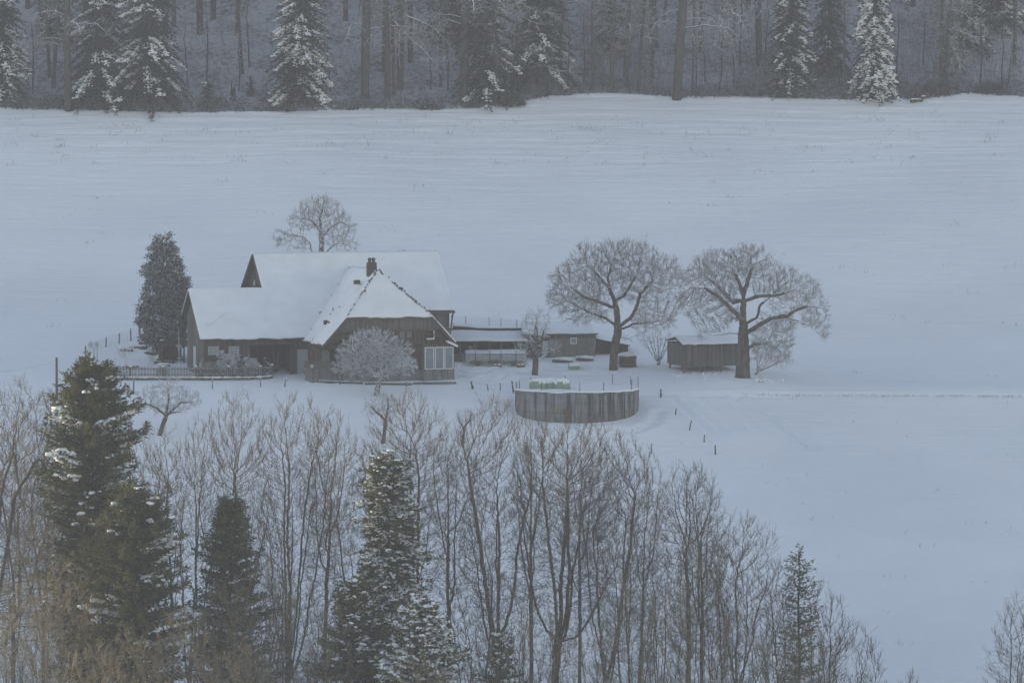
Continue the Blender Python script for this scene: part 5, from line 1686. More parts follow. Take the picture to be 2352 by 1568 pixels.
# ------------------------------------------------------------------ frosted columnar evergreen left of the barn
def leaf_cloud(name, base, blobs, n, size, mat, label, cat='tree', seed=1, clump=26, csz=.35, group=None, trunk=.16, th=None, hang=0.0):
    g = np.random.default_rng(seed)
    B = ublobs(base, blobs) if len(blobs[0]) < 6 else blobs
    nc = n // clump
    C = in_blobs(B, nc, g, 1.2)
    P_ = np.repeat(C, clump, 0) + g.normal(0, csz, (nc * clump, 3)) * np.array([1, 1, .8])
    P_ = P_[P_[:, 2] > .05]
    m = len(P_)
    ctr = np.array(B)[:, :3].mean(0)
    out = unit(P_ - ctr + g.normal(0, .4, (m, 3)))
    d = unit(out * .8 + g.normal(0, .6, (m, 3)) + (0, 0, .3 - hang)); w_ = unit(np.cross(d, g.normal(0, 1, (m, 3))))
    L = size * g.uniform(.6, 1.4, m)
    v = np.stack([P_, P_ + d * (L * .5)[:, None] + w_ * (L * .3)[:, None], P_ + d * L[:, None], P_ + d * (L * .5)[:, None] - w_ * (L * .3)[:, None]], 1)
    v[:, 2, 2] -= L * .15
    o = empty(name, base, 0, label, cat, group)
    f = np.arange(m * 4).reshape(-1, 4)
    q = MB(); q.quads(v.reshape(-1, 3), f); c = q.build('crown', M[mat], o)
    th = th or max(b[2] for b in B)
    MB().tube([(0, 0, -.4), (0, 0, th * .5), (0, 0, th)], [trunk, trunk * .7, .03], 8).build('trunk', M['trunkd'], o, True)
    return o


be = ground(383, 824)
_g = np.random.default_rng(4)
EVB = []
for _ in range(34):
    y_ = _g.uniform(556, 790); hw = np.interp(y_, [545, 580, 630, 700, 760, 800], [10, 30, 46, 56, 54, 44]); s_ = _g.choice([-1, 1]); EVB.append((379 + s_ * hw * _g.uniform(.75, 1.02), y_, _g.uniform(6, 12), _g.uniform(10, 20), _g.uniform(-1.2, .6)))
for x_ in (358, 366, 374, 383, 390, 398): EVB.append((x_, _g.uniform(548, 566), 4, 14))
leaf_cloud('evergreen_tree', be, [(378, 770, 48, 38), (379, 725, 54, 52), (381, 675, 50, 52), (381, 628, 41, 48), (380, 592, 31, 34), (376, 568, 20, 22)] + EVB, 42000, .19, 'holly', 'tall frosted dark evergreen column standing left of the barn', seed=5, csz=.16)

for i, (ux, w_, h_, lab) in enumerate(((480, 34, 34, 'small round rimed shrub left under the barn windows'), (527, 56, 47, 'largest round rimed shrub, middle one before the barn windows'), (583, 36, 33, 'small rimed shrub before the dark open barn bay'), (380, 24, 20, 'low rimed shrub beside the slim crossbar pole'))):
    p = ground(ux, 852); p = p - (0, 4.0, 0); p[2] = gz(p[0], p[1]); k = p[1] * K; W_, H_ = w_ * k / 2, h_ * k * 1.3
    bl = [(0, 0, H_ * .45, W_ * .8, W_ * .8, H_ * .45)] + [(W_ * .75 * cos(q) * (.6 + .3 * sin(q * 5 + i)), W_ * .6 * sin(q), H_ * (.5 + .22 * cos(q * 3 + i)), W_ * .4, W_ * .4, H_ * .34) for q in np.linspace(0, 6.28, 8)[:-1]]
    leaf_cloud('frosted_shrub', p, bl, int(5200 * W_), .13, 'rimeleaf', lab, 'shrub', 60 + i, 12, .10, 'rimed shrubs behind the picket fence', .03, H_ * .5)

# ================================================================== forest on the hill
def forest_pt(ux, uy):
    p = ground(ux, uy, 500, 636)
    return p


# ---- prototypes of forest broadleaf trees (trunk radius .42 at the base, height 26)
def forest_tree(seed, low, name, spread=5.0, h=27, r0=.42, droop=True):
    g = np.random.default_rng(seed)
    sk = [[(0, 0, -1), (.1 * g.normal(), .1, h * .25), (.3 * g.normal(), .2, h * .55), (.4 * g.normal(), .3, h * .85)]]
    bl = [(0, 0, h * .66, spread, spread, h * .30)]
    for i in range(low):
        a = g.uniform(0, 2 * pi) if i else -pi / 2 + g.normal(0, .9); z = h * g.uniform(.20, .42); L = g.uniform(3.0, 6.0)
        sk.append([(0, 0, z), (cos(a) * L * .4, sin(a) * L * .4, z + .5), (cos(a) * L * .75, sin(a) * L * .75, z + .3), (cos(a) * L, sin(a) * L, z - (1.1 if droop else -.5))])
        bl.append((cos(a) * L * .75, sin(a) * L * .75, z - .2, L * .42, L * .42, 1.3))
    A = in_blobs(bl, 1500 + low * 130, g, .3)
    return bare_tree(name, (0, 0, 0), sk, A, r0, rt=.014, step=.4, dk=.6, di=3, dens=.9, tl=.6, mat='forestbr', tmat='trunk', twr=.014, rmax=.04, seed=seed, split=.3, jit=.35, maxit=90)


PB = [forest_tree(31, 8, 'beech_tree'), forest_tree(32, 5, 'beech_tree', 3.5), forest_tree(33, 10, 'beech_tree', 5.5)]
PS = []
for s in (41, 42, 43):
    g = np.random.default_rng(s); h = 9
    sk = [[(0, 0, -.6), (.15 * g.normal(), .1, 2.5), (.3 * g.normal(), 0, 5.5), (.4 * g.normal(), 0, 8.5)]]
    PS.append(bare_tree('sapling_tree', (0, 0, 0), sk, in_blobs([(0, 0, 5.5, 1.6, 1.6, 3.4)], 200, g), .085, step=.3, dk=.6, di=2.2, dens=.6, tl=.5, mat='forestbr', tmat='trunkd', twr=.011, seed=s, jit=.3))


def place(proto, used, p, rz, sc, label, group=None, lean=(0, 0), cat='tree', name=None, h=None):
    o = proto if not used.get(id(proto)) else copy_tree(proto)
    used[id(proto)] = 1
    o.location = tuple(float(c) for c in p); o.rotation_euler = (lean[1], lean[0], rz)
    o.scale = (sc, sc, h or sc)
    tag(o, label, cat, group)
    if name: o.name = name
    return o


USED = {}
# (ux, uy base, width in picture units, prototype, lean, label)
TR_ = [
    (63, 16, 11, 1, 0, 'dark trunk high up at the far left edge of the wood'),
    (114, 177, 8, 1, .05, 'thinner left stem of the close pair of trunks at far left'),
    (122, 200, 9, 1, .06, 'thicker right stem of the close pair of trunks at far left'),
    (157, 255, 17, 1, -.03, 'tall straight trunk at the wood edge, just right of the leftmost spruce'),
    (197, 150, 10, 1, 0, 'trunk seen through the spruce boughs above the evergreen column'),
    (236, 205, 9, 1, 0, 'slim dark trunk amid hanging boughs, left of the snowy-sided spruce'),
    (378, 170, 13, 1, 0, 'dark trunk behind the snowy right side of the second spruce'),
    (400, 60, 9, 1, 0, 'dark trunk at the top, right of the second spruce'),
    (460, 77, 15, 1, 0, 'stout dark trunk left of two at the top between the spruces'),
    (489, 43, 13, 1, 0, 'stout dark trunk right of two at the top between the spruces'),
    (546, 71, 11, 1, 0, 'dark trunk high up just left of the big full spruce'),
    (557, 169, 7, 1, .08, 'leaning thin trunk left of the big full spruce'),
    (794, 47, 11, 1, 0, 'dark trunk at the top just right of the big full spruce'),
    (838, 224, 20, 0, .02, 'thick pale beech at the wood edge above the chimney'),
    (883, 163, 14, 1, .01, 'dark beech with spreading roots behind the pair above the chimney'),
    (890, 224, 14, 2, 0, 'slim straight beech, second right of the big full spruce'),
    (919, 205, 16, 0, .02, 'beech with roots and snowy long boughs, third right of the full spruce'),
    (943, 143, 12, 1, 0, 'dark trunk standing back behind the third beech'),
    (1012, 200, 6, 1, 0, 'slender trunk midway between beeches and the dark thicket'),
    (1064, 232, 20, 1, .01, 'thick dark trunk at the left side of the central thicket'),
    (1138, 236, 12, 2, 0, 'trunk wrapped in hanging boughs in the central thicket'),
    (1258, 108, 12, 1, 0, 'dark trunk high behind the snow-laden bent boughs'),
    (1274, 143, 7, 1, 0, 'thin trunk left of the twin dark trunks in the middle'),
    (1287, 146, 12, 1, .03, 'dark trunk right of the snowy boughs, middle of the wood'),
    (1360, 200, 6, 2, 0, 'slender trunk with drooping dark twigs right of the middle'),
    (1403, 213, 10, 2, .05, 'gently leaning beech at the wood edge above the forked tree'),
    (1436, 197, 12, 1, .03, 'straight dark trunk with flared foot above the forked tree'),
    (1467, 209, 8, 1, .04, 'slim pale trunk with snow on one side above the forked tree'),
    (1476, 52, 8, 1, .1, 'leaning trunk at the very top above the slim pale one'),
    (1505, 106, 17, 1, .05, 'thick dark trunk leaning at the top, left of the flared-root beech'),
    (1526, 49, 8, 1, .08, 'thin leaning trunk at the top, right of the thick leaning one'),
    (1554, 228, 21, 0, .07, 'big pale beech with flared snowy roots at the wood edge'),
    (1608, 120, 8, 1, 0, 'dark thin trunk amid fine twigs right of the flared-root beech'),
    (1686, 100, 7, 1, 0, 'slender trunk high in the gap left of the stout dark trunk'),
    (1718, 28, 12, 1, .06, 'dark trunk at the very top left of the twin spruces'),
    (1744, 146, 15, 1, .06, 'stout dark leaning trunk left of the twin snowy spruces'),
    (1789, 175, 13, 1, .01, 'pale straight trunk behind the left of the twin spruces'),
    (1938, 228, 5, 1, 0, 'very thin trunk between the twin snowy spruces'),
    (2097, 14, 11, 1, 0, 'trunk at the very top right of the twin spruces'),
    (2161, 199, 9, 2, .03, 'left stem of the snow-branched double tree at far right'),
    (2173, 200, 8, 0, .04, 'right stem of the snow-branched double tree at far right'),
    (2330, 150, 9, 1, 0, 'dim trunk near the top right corner of the wood'),
]
g = np.random.default_rng(77)
for ux, uy, w_u, pi_, ln, lab in TR_:
    p = forest_pt(ux, uy); r = w_u * p[1] * K / 2
    sc = float(np.clip(r / .42, .16, 1.25))
    front = uy > 195
    place(PB[pi_], USED, p, g.uniform(0, 6.28) if not front else g.uniform(-.6, .6), sc, lab, 'bare trunks of the wood', (ln, 0), name='beech_tree' if w_u > 10 else 'slender_tree', h=max(sc, .62))
SP_ = [(93, 36, 'thin sapling at the top, far left above the twin stems'), (431, 193, 'thin straight sapling right of the second spruce'), (474, 190, 'crooked sapling rising from the dark holly bush'), (548, 208, 'curved sapling left of the big full spruce'), (573, 154, 'short bent sapling close left of the big full spruce'),
       (989, 206, 'sapling right of the third beech'), (1028, 206, 'curved thin sapling left of the thick thicket trunk'), (1178, 202, 'sapling right of the central thicket'), (1303, 208, 'snow-sided sapling right of the bent snowy boughs'), (1216, 214, 'sapling within the bent snowy boughs'),
       (1554, 103, 'sapling at the top above the flared-root beech'), (1500, 180, 'leaning sapling left of the flared-root beech'), (1600, 205, 'sapling close right of the flared-root beech'), (1620, 190, 'second sapling right of the flared-root beech'), (1758, 135, 'thin sapling beside the stout leaning trunk'),
       (2250, 190, 'rimed sapling near the right edge of the wood'), (2303, 210, 'rimed many-branched sapling at the right wood edge'), (2314, 206, 'rimed sapling right beside the many-branched one'), (2060, 190, 'sapling right of the snowiest spruce'), (2040, 205, 'sapling close to the snowiest spruce foot'),
       (760, 210, 'sapling at the right hem of the big full spruce'), (1650, 212, 'sapling in the fine thicket right of the flared-root beech'), (1685, 200, 'sapling amid the fine thicket, further right'), (1700, 150, 'sapling left of the stout leaning trunk'), (1340, 190, 'sapling before the slender trunk right of the middle'),
       (20, 190, 'sapling behind the leftmost spruce'), (75, 215, 'sapling right of the leftmost spruce'), (1115, 200, 'sapling inside the central thicket'), (2120, 150, 'sapling left of the snow-branched double tree'), (2210, 160, 'sapling right of the snow-branched double tree')]
for i, (ux, uy, lab) in enumerate(SP_):
    p = forest_pt(ux, uy)
    place(PS[i % 3], USED, p, g.uniform(0, 6.28), g.uniform(.75, 1.15), lab, 'saplings in the wood', (g.normal(0, .05), g.normal(0, .03)), name='sapling_tree')


# ---- forest conifers
def pr(R_, e=.8, base=.0):
    return lambda f, a: R_ * ((1 - f)**e) * (1 if f > base else .8) + .1


fc = dict(tm='trunkd')
def fspruce(ux, uy, h, R_, lab, name='spruce_tree', **kw):
    p = forest_pt(ux, uy)
    return conifer(name, p, h, kw.pop('prof', pr(R_)), lab, 'tree', kw.pop('group', 'snow-laden spruces at the wood edge'), **{**dict(droop=.75, snow=.55, nb=9, dz=.42, frond=.65, width=.085, z0=.9, side=.19, trunk_r=.3), **kw})


fspruce(8, 226, 24, 3.3, 'leftmost snow-laden spruce, cut by the left edge of the picture', seed=51)
fspruce(225, 235, 25, 4.6, 'dark spruce left half of the broad pair of spruces at upper left', seed=52, snow=.35)
fspruce(338, 236, 26, 5.2, 'second spruce from the left, with snow-laden drooping right side', seed=53, snow=.45)
fspruce(690, 236, 24, 4.3, 'big full spruce with many snow clumps, above the barn', seed=54, snow=.48, nb=10, dz=.42)
fspruce(1118, 226, 24, 4.4, 'dark spruce with a snowy trailing bough in the central thicket', seed=55, snow=.3, gaps=.3)
fspruce(1235, 190, 22, 5.0, 'dim spruce behind the bent snowy boughs in the middle', seed=56, snow=.35, gaps=.3)
fspruce(1818, 212, 24, 3.0, 'left one of the twin snowy spruces at upper right', seed=57, snow=.5, gaps=.2)
fspruce(2008, 226, 24, 3.0, 'right and snowiest of the twin spruces at upper right', seed=58, snow=.7, gaps=.15, droop=.95, snowscale=1.35)
fspruce(1905, 175, 22, 2.7, 'dim dark spruce between the twin snowy spruces', seed=59, snow=.15, gaps=.2)
fspruce(2290, 60, 20, 3.6, 'dim spruce in the top right corner of the wood', seed=60, snow=.4)
fspruce(1400, 120, 20, 2.4, 'dim dark spruce above the leaning beech', seed=61, snow=.3, gaps=.35)
fspruce(130, 90, 22, 2.8, 'dim dark spruce at the top behind the twin stems', seed=62, snow=.3, gaps=.2)
fspruce(1040, 90, 22, 3.6, 'dim dark spruce high behind the thick thicket trunk', seed=63, snow=.2, gaps=.25)
fspruce(2215, 120, 20, 3.2, 'dim spruce behind the snow-branched double tree', seed=64, snow=.35, gaps=.3)
fspruce(1660, -10, 20, 3.0, 'dim spruce at the very top, right of the flared-root beech', seed=65, snow=.3, gaps=.3)
fspruce(478, 246, 3.0, 1.1, 'young bushy conifer at the wood edge left of the broken snag', 'young_conifer', seed=66, snow=.15, dz=.25, nb=9, z0=.1, frond=.4, prof=lambda f, a: 1.2 * (1 - f)**.5 + .15)
fspruce(575, 216, 2.2, .9, 'small conifer bush left of the big full spruce', 'young_conifer', seed=67, snow=.15, dz=.25, nb=8, z0=.1, frond=.35, prof=lambda f, a: .9 * (1 - f)**.6 + .1)
# more of the wood above the frame, real trees that shade its floor
sp0 = [o for o in COL.objects if o.name.startswith('spruce_tree')]
k = 0
for j in range(30):
    x = -72 + (j % 15) * 10 + g.uniform(-3, 3); y = 571 + (j // 15) * 13 + g.uniform(-4, 4)
    o = copy_tree(sp0[j % 4]); o.location = (x, y, gz(x, y)); o.rotation_euler = (0, 0, g.uniform(0, 6))
    tag(o, 'tall dark spruce deeper in the wood, above the visible forest slope', 'tree', 'spruces deeper in the wood')
# snag, stump, logs
p = forest_pt(535, 228); o = empty('broken_snag', p, 0, 'broken jagged tree stump left of the big full spruce', 'stump')
m = MB(); m.tube([(0, 0, -.3), (0, 0, .3), (0, 0, .9), (.06, 0, 1.1)], [.36, .3, .27, .24], 9)
for a, h_ in ((0, .7), (1.3, .3), (2.6, 1.1), (4, .5), (5.2, .2)): m.tube([(.2 * cos(a), .2 * sin(a), .9), (.16 * cos(a), .16 * sin(a), 1.1 + h_)], [.11, .01], 5)
m.build('trunk', M['trunkd'], o, True)
p = forest_pt(2105, 217); o = empty('tree_stump', p, 0, 'sawn mossy stump right of the snowiest spruce', 'stump')
m = MB(); m.tube([(0, 0, -.3), (0, 0, .2), (0, 0, 1.0)], [.5, .42, .36], 10)
for a in (0, 1.5, 3, 4.4): m.tube([(.3 * cos(a), .3 * sin(a), .9), (.28 * cos(a), .28 * sin(a), 1.0 + .2 * (1 + cos(a * 3)))], [.12, .02], 5)
m.build('trunk', M['oldbark'], o, True)
for i, (x, y, l) in enumerate(((2105, 235, 'snow-covered fallen log below the sawn stump'), (2122, 228, 'second snow-covered log beside the sawn stump'))):
    p = ground(x, y); o = empty('fallen_log', p, .3 + i, l, 'log')
    MB().tube([(-.7, 0, .12), (0, .1, .2), (.7, .0, .22)], [.2, .22, .2], 9).build('trunk', M['oldbark'], o, True)
    n_ = 6; t = np.linspace(-.5, .5, n_); MB().lumps(np.stack([t, 0 * t + .05, 0 * t + .36], 1), [(.2, .16, .08)] * n_, i, .4).build('snow_cap', M['roofsnow'], o, True)


def forest_guided(ux, uy, lines, blobs, n, r0, label, seed, **kw):
    base = forest_pt(ux, uy); sk = [UB(base, l) for l in lines]; sk[0] = [(sk[0][0][0], 0, -.5)] + sk[0]
    A = in_blobs(ublobs(base, blobs), n, np.random.default_rng(seed), .1)
    bare_tree('beech_tree', base, sk, A, r0, rt=.016, step=.35, dk=.5, di=2.5, dens=1.6, tl=.6, mat='snowbr', tmat='trunk', twr=.016, rmax=.05, seed=seed, split=.55, jit=.2, out=.4, up=-.15, trop=(0, 0, -.05), maxit=60, label=label, cat='tree', group='bare trunks of the wood')


forest_guided(905, 214, [[(905, 214), (903, 100), (900, 0), (898, -150)], [(903, 40), (880, 62), (850, 85), (815, 98), (795, 110), (788, 130)], [(902, 45), (925, 75), (955, 100), (985, 128), (1015, 168)],
    [(903, 20), (940, 40), (985, 58), (1025, 90), (1045, 130)], [(902, 60), (870, 45), (845, 20)], [(902, 70), (915, 110), (918, 150)]],
    [(830, 85, 42, 30), (960, 90, 60, 32), (1000, 135, 45, 30), (860, 40, 50, 30), (980, 50, 60, 30), (900, 110, 40, 20)], 900, .2, 'beech hidden by its own long snowy boughs spreading right of the full spruce', 601)
forest_guided(1190, 205, [[(1190, 205), (1188, 120), (1186, 0), (1186, -120)], [(1187, 60), (1190, 100), (1205, 128), (1235, 150), (1275, 160), (1310, 166), (1335, 182)], [(1187, -10), (1205, 15), (1240, 28), (1280, 32)], [(1190, 10), (1200, 40), (1235, 55), (1270, 58), (1285, 80)],
    [(1200, 115), (1225, 118), (1260, 132), (1290, 138)], [(1186, 40), (1165, 70), (1150, 100)]],
    [(1240, 40, 50, 32), (1235, 130, 55, 30), (1295, 160, 40, 16), (1165, 90, 25, 30)], 700, .14, 'tree with thickly snow-laden boughs bent down to the right, middle of the wood', 602)
forest_guided(2168, 190, [[(2168, 190), (2175, 100), (2180, 20), (2182, -80)], [(2176, 60), (2200, 70), (2240, 85), (2290, 88)], [(2175, 55), (2150, 50), (2120, 45)], [(2178, 90), (2195, 130), (2215, 160)], [(2180, 20), (2210, 30), (2240, 50)]],
    [(2215, 75, 60, 30), (2135, 50, 30, 14), (2205, 130, 25, 35), (2190, 10, 50, 30)], 600, .15, 'third stem with whitened arching boughs by the double tree at far right', 603)
forest_guided(1590, 214, [[(1590, 214), (1592, 100), (1596, 0), (1600, -100)], [(1592, 30), (1560, 20), (1530, 30), (1500, 60)], [(1594, 20), (1640, 40), (1680, 90), (1690, 150)], [(1595, 0), (1650, 10), (1700, 40), (1720, 90)]],
    [(1530, 40, 45, 28), (1660, 70, 50, 45), (1600, 60, 50, 50), (1690, 40, 45, 40)], 900, .12, 'slender tree with a curtain of fine hanging twigs right of the flared-root beech', 604)


# ---- undergrowth along the wood edge: twigs, brambles and leaves nobody could count
def twig_mass(name, P_, mat, h, seed=1, leaves=0, lmat=None, label=None, cat='undergrowth', r=.011, segs=4, curl=.5):
    g = np.random.default_rng(seed); n = len(P_); m = MB()
    L = h * g.uniform(.4, 1.4, n); a = g.uniform(0, 2 * pi, n); tl = g.uniform(.05, .5, n)
    t = np.linspace(0, 1, segs + 1)
    hor = (tl * L)[:, None] * t + (curl * g.uniform(0, 1, n) * L * .5)[:, None] * t**2
    X = P_[:, :1] + hor * np.cos(a)[:, None]; Y = P_[:, 1:2] + hor * np.sin(a)[:, None]
    Z = P_[:, 2:3] - .05 + L[:, None] * t - (curl * .5 * g.uniform(0, 1, n) * L)[:, None] * t**2
    Q = np.stack([X, Y, Z], -1); s = segs + 1
    pos = Q.reshape(-1, 3); par = np.arange(n * s) - 1; par[::s] = -1
    rad = np.tile(np.linspace(r * 1.5, r * .6, s), n)
    pos, par, rad = add_twigs(pos, par, rad, .8, h * .3, r * .6, 1, g, .3, False)
    tree_mesh(m, pos, par, rad, rad > 0, 3)
    o = m.build(name, M[mat], None, True); tag(o, label, cat, kind='stuff')
    if leaves:
        c = pos[g.integers(0, len(pos), leaves)] + g.normal(0, .08, (leaves, 3)); d = unit(g.normal(0, 1, (leaves, 3))); w_ = unit(np.cross(d, g.normal(0, 1, (leaves, 3)))); s_ = g.uniform(.05, .10, leaves)[:, None]
        v = np.stack([c, c + d * s_ * .7 + w_ * s_ * .5, c + d * s_ * 1.5, c + d * s_ * .7 - w_ * s_ * .5], 1).reshape(-1, 3)
        q = MB().quads(v, np.arange(leaves * 4).reshape(-1, 4)); l_ = q.build('leaf', M[lmat], o); l_['kind'] = 'stuff'
    return o


def edge_pts(n, d0, d1, seed, x0=-64, x1=64, dens=None):
    g = np.random.default_rng(seed); x = g.uniform(x0, x1, n * 4); k = vnoise(x / 2.3, x * 0, seed) + .5; x = x[g.random(len(x)) < k][:n]
    y = edge_y(x) + d0 + (d1 - d0) * g.random(len(x))**1.6
    return np.stack([x, y, H(x, y)], 1)


twig_mass('bramble_thicket', edge_pts(2600, -.35, 2.6, 81), 'forestbr', .75, 82, 26000, 'bramble', 'tangle of brambles and dead leaves along the lower edge of the wood')
twig_mass('brushwood', edge_pts(2300, .2, 22, 83), 'forestbr', 1.1, 84, 0, None, 'thin brushwood and fallen twigs scattered over the snowy forest floor', segs=3, curl=1.4)
xr = np.random.default_rng(5)
pts = edge_pts(2500, .0, 20, 85, 8, 64); twig_mass('whip_thicket', pts, 'forestbr', 2.6, 86, 0, None, 'dense thicket of thin upright shoots in the right half of the wood', r=.013, curl=.3)
pts = edge_pts(1300, .0, 20, 88, -64, 10); twig_mass('whip_thicket', pts, 'forestbr', 2.0, 89, 0, None, 'loose thin upright shoots in the left half of the wood', r=.011, curl=.3)
for i, (x, y, l) in enumerate(((975, 249, 'dark leafy holly bush at the wood edge above the house ridge'), (497, 248, 'dark leafy bush beside the young bushy conifer'), (120, 243, 'dark low bush at the foot of the tall straight trunk'), (2270, 214, 'rounded bramble bush near the right end of the wood edge'), (2150, 214, 'low bramble bush under the snow-branched double tree'), (1175, 245, 'low leafy bush under the central thicket'))):
    p = ground(x, y, 500, 600)
    leaf_cloud('leafy_bush', p, [(0, 0, .5, 1.2, .8, .7), (.8, .2, .3, .9, .7, .5), (-.7, 0, .3, .8, .7, .5)], 4200, .12, 'bramble' if i > 2 else 'holly', l, 'bush', 90 + i, 20, .14, 'bushes along the wood edge', .03, .6)
# weeds and stubble poking from the field
def field_pts(n, seed, ux0=0, ux1=2352, uy0=262, uy1=560, cl=9):
    g = np.random.default_rng(seed); out = []
    for _ in range(n):
        c = ground(g.uniform(ux0, ux1), g.uniform(uy0, uy1)); k = g.integers(1, cl)
        xy = c[:2] + g.normal(0, .5, (k, 2)); out.append(np.stack([xy[:, 0], xy[:, 1], H(xy[:, 0], xy[:, 1])], 1))
    return np.concatenate(out)


twig_mass('field_weeds', np.concatenate([field_pts(170, 1, uy1=380), field_pts(70, 2, uy0=380, uy1=760), field_pts(45, 3, 1500, 2352, 850, 1560, 5), field_pts(4, 9, 1340, 1390, 296, 308, 30)]), 'grass', .28, 4, 0, None, 'sparse dry weed stalks poking through the snow of the field', 'weeds', r=.012, segs=3)
x = np.linspace(13, 62, 900); x = x[(vnoise(x / 2.5, 0 * x, 6) > -.2) & (np.random.default_rng(1).random(len(x)) < .55 * np.clip((x - 12) / 30 + .2, 0, 1))]; gg = np.random.default_rng(6); y = 435.55 + gg.normal(0, .05, len(x))
twig_mass('verge_grass', np.stack([x, y, H(x, y)], 1), 'grass', .16, 7, 0, None, 'thin line of dry grass along the snowy farm track on the right', 'grass', r=.012, segs=2)
for i, (x, y, l) in enumerate(((1050, 800, 0),)): pass
# clods left in the yard snow
g = np.random.default_rng(14)
P_ = []
for (x, y, n_, s) in ((1080, 836, 40, 26), (1160, 838, 40, 30), (1630, 862, 26, 40), (1760, 872, 20, 22), (1446, 992, 6, 10), (1350, 845, 12, 30)):
    for _ in range(n_):
        P_.append(ground(x + g.normal(0, s), y + g.normal(0, 3.5)))
P_ = np.array(P_)
o = MB().lumps(P_ + (0, 0, .02), np.stack([g.uniform(.06, .2, len(P_))] * 2 + [g.uniform(.04, .10, len(P_))], 1), 4).build('snow_clods', M['snow'], None, True)
tag(o, 'loose lumps of snow thrown up around the farmyard', 'snow lumps', kind='stuff')

# ================================================================== foreground trees
def fg_tree(ux, top, w_u, Y, kind, label, seed, ucrown=None, r0=None, lean=0, n=None, multi=1, name='bare_tree', mat='fore', dens=None, cat='tree', trop=None, group='bare trees on the near bank', flat=1.0):
    """ux: trunk position low in the picture, ucrown: centre of the crown, top: top of the crown, w_u: crown width"""
    x = at(ux, 1500, Y)[0]; base = np.array([x, Y, gz(x, Y)]); k = Y * K / cos(PITCH)
    tz = at(ux, top, Y)[2] - base[2]; W_ = w_u * k / 2; uc = ucrown if ucrown is not None else ux; cx = (uc - ux) * k
    g = np.random.default_rng(seed)
    r0 = (r0 or .2) * .82; W_ *= 1.34
    fork = {'vase': .36, 'tall': .48, 'fan': .22, 'bush': .06, 'arch': .35}[kind] * tz
    sk = [[(0, 0, -.6), (cx * .10, 0, fork * .5), (cx * .25, 0, fork)]]
    if kind == 'tall':
        sk[0] += [(cx * .6, .1, tz * .72), (cx, 0, tz * .88)]
    nl = {'vase': 6, 'tall': 5, 'fan': 7, 'bush': 11, 'arch': 6}[kind]
    for i in range(nl):
        a = 2 * pi * i / nl + g.normal(0, .45); f = g.uniform(.3, 1.0)
        z0 = fork * g.uniform(.6, 1.05) if kind != 'tall' else tz * g.uniform(.42, .75)
        fx = cx * .25 * min(z0 / fork, 1.5)
        r = W_ * f
        ax, ay = cos(a) * r, sin(a) * r
        if kind == 'arch':
            q = [(fx, 0, z0), (cx * .6 + ax * .5, ay * .5, z0 + (tz - z0) * .55), (cx + ax, ay, z0 + (tz - z0) * .7), (cx + ax * 1.7, ay * 1.4, z0 + (tz - z0) * .5)]
        else:
            zt = z0 + (tz - z0) * g.uniform(.5, .9) * (1.0 - .25 * f)
            t = np.linspace(0, 1, 9); e = g.uniform(.5, .95)
            q = np.stack([fx * (1 - t) + (cx * .85 + ax) * t**e, ay * t**e, z0 + (zt - z0) * t**1.15], 1)
            wob = np.cumsum(g.normal(0, .09 + .05 * W_ / 3, (9, 3)), 0) * np.array([1, 1, .3]); q = q + wob * t[:, None]
        sk.append(q)
    wob = np.cumsum(g.normal(0, .07, (len(sk[0]), 3)), 0) * np.array([1, 1, 0]); sk[0] = np.array(sk[0]) + wob
    c0 = fork * .75
    H2 = tz - c0
    if kind == 'tall':
        bl = [(cx, 0, c0 + H2 * .62, W_, W_, H2 * .38), (cx * .7, 0, c0 + H2 * .3, W_ * .8, W_ * .8, H2 * .32)]
    elif kind == 'bush':
        bl = [(cx, 0, tz * .5, W_, W_, tz * .5), (cx, 0, tz * .72, W_ * .7, W_ * .7, tz * .27)]
    elif kind == 'arch':
        bl = [(cx, 0, c0 + H2 * .55, W_ * 1.2, W_ * 1.2, H2 * .45), (cx + W_ * .9, 0, c0 + H2 * .3, W_ * .7, W_, H2 * .3), (cx - W_ * .9, 0, c0 + H2 * .3, W_ * .7, W_, H2 * .3)]
    else:
        bl = [(cx, 0, c0 + H2 * .66, W_ * .92, W_ * .92, H2 * .34), (cx * .8, 0, c0 + H2 * .42, W_ * .8, W_ * .8, H2 * .34), (cx - W_ * .45, 0, c0 + H2 * .66, W_ * .5, W_ * .6, H2 * .26), (cx + W_ * .45, .3, c0 + H2 * .68, W_ * .5, W_ * .6, H2 * .24), (cx * .5, 0, c0 + H2 * .16, W_ * .5, W_ * .5, H2 * .2)]
    nn = n or int(np.clip(500 + W_ * W_ * tz * 8, 700, 3400))
    A = in_blobs(bl, nn, g, .4)
    return bare_tree(name, base, sk, A, r0, rt=.0105, step=.32, dk=.46, di=3, dens=dens or 1.25, tl=.85, wild=.38, mat=mat, tmat='fore' if mat == 'fore' else mat, twr=.0105, rmax=.032, seed=seed, split=.22, jit=.14, trop=trop or (0, 0, .34), label=label, cat=cat, group=group, up=.6, out=.45)


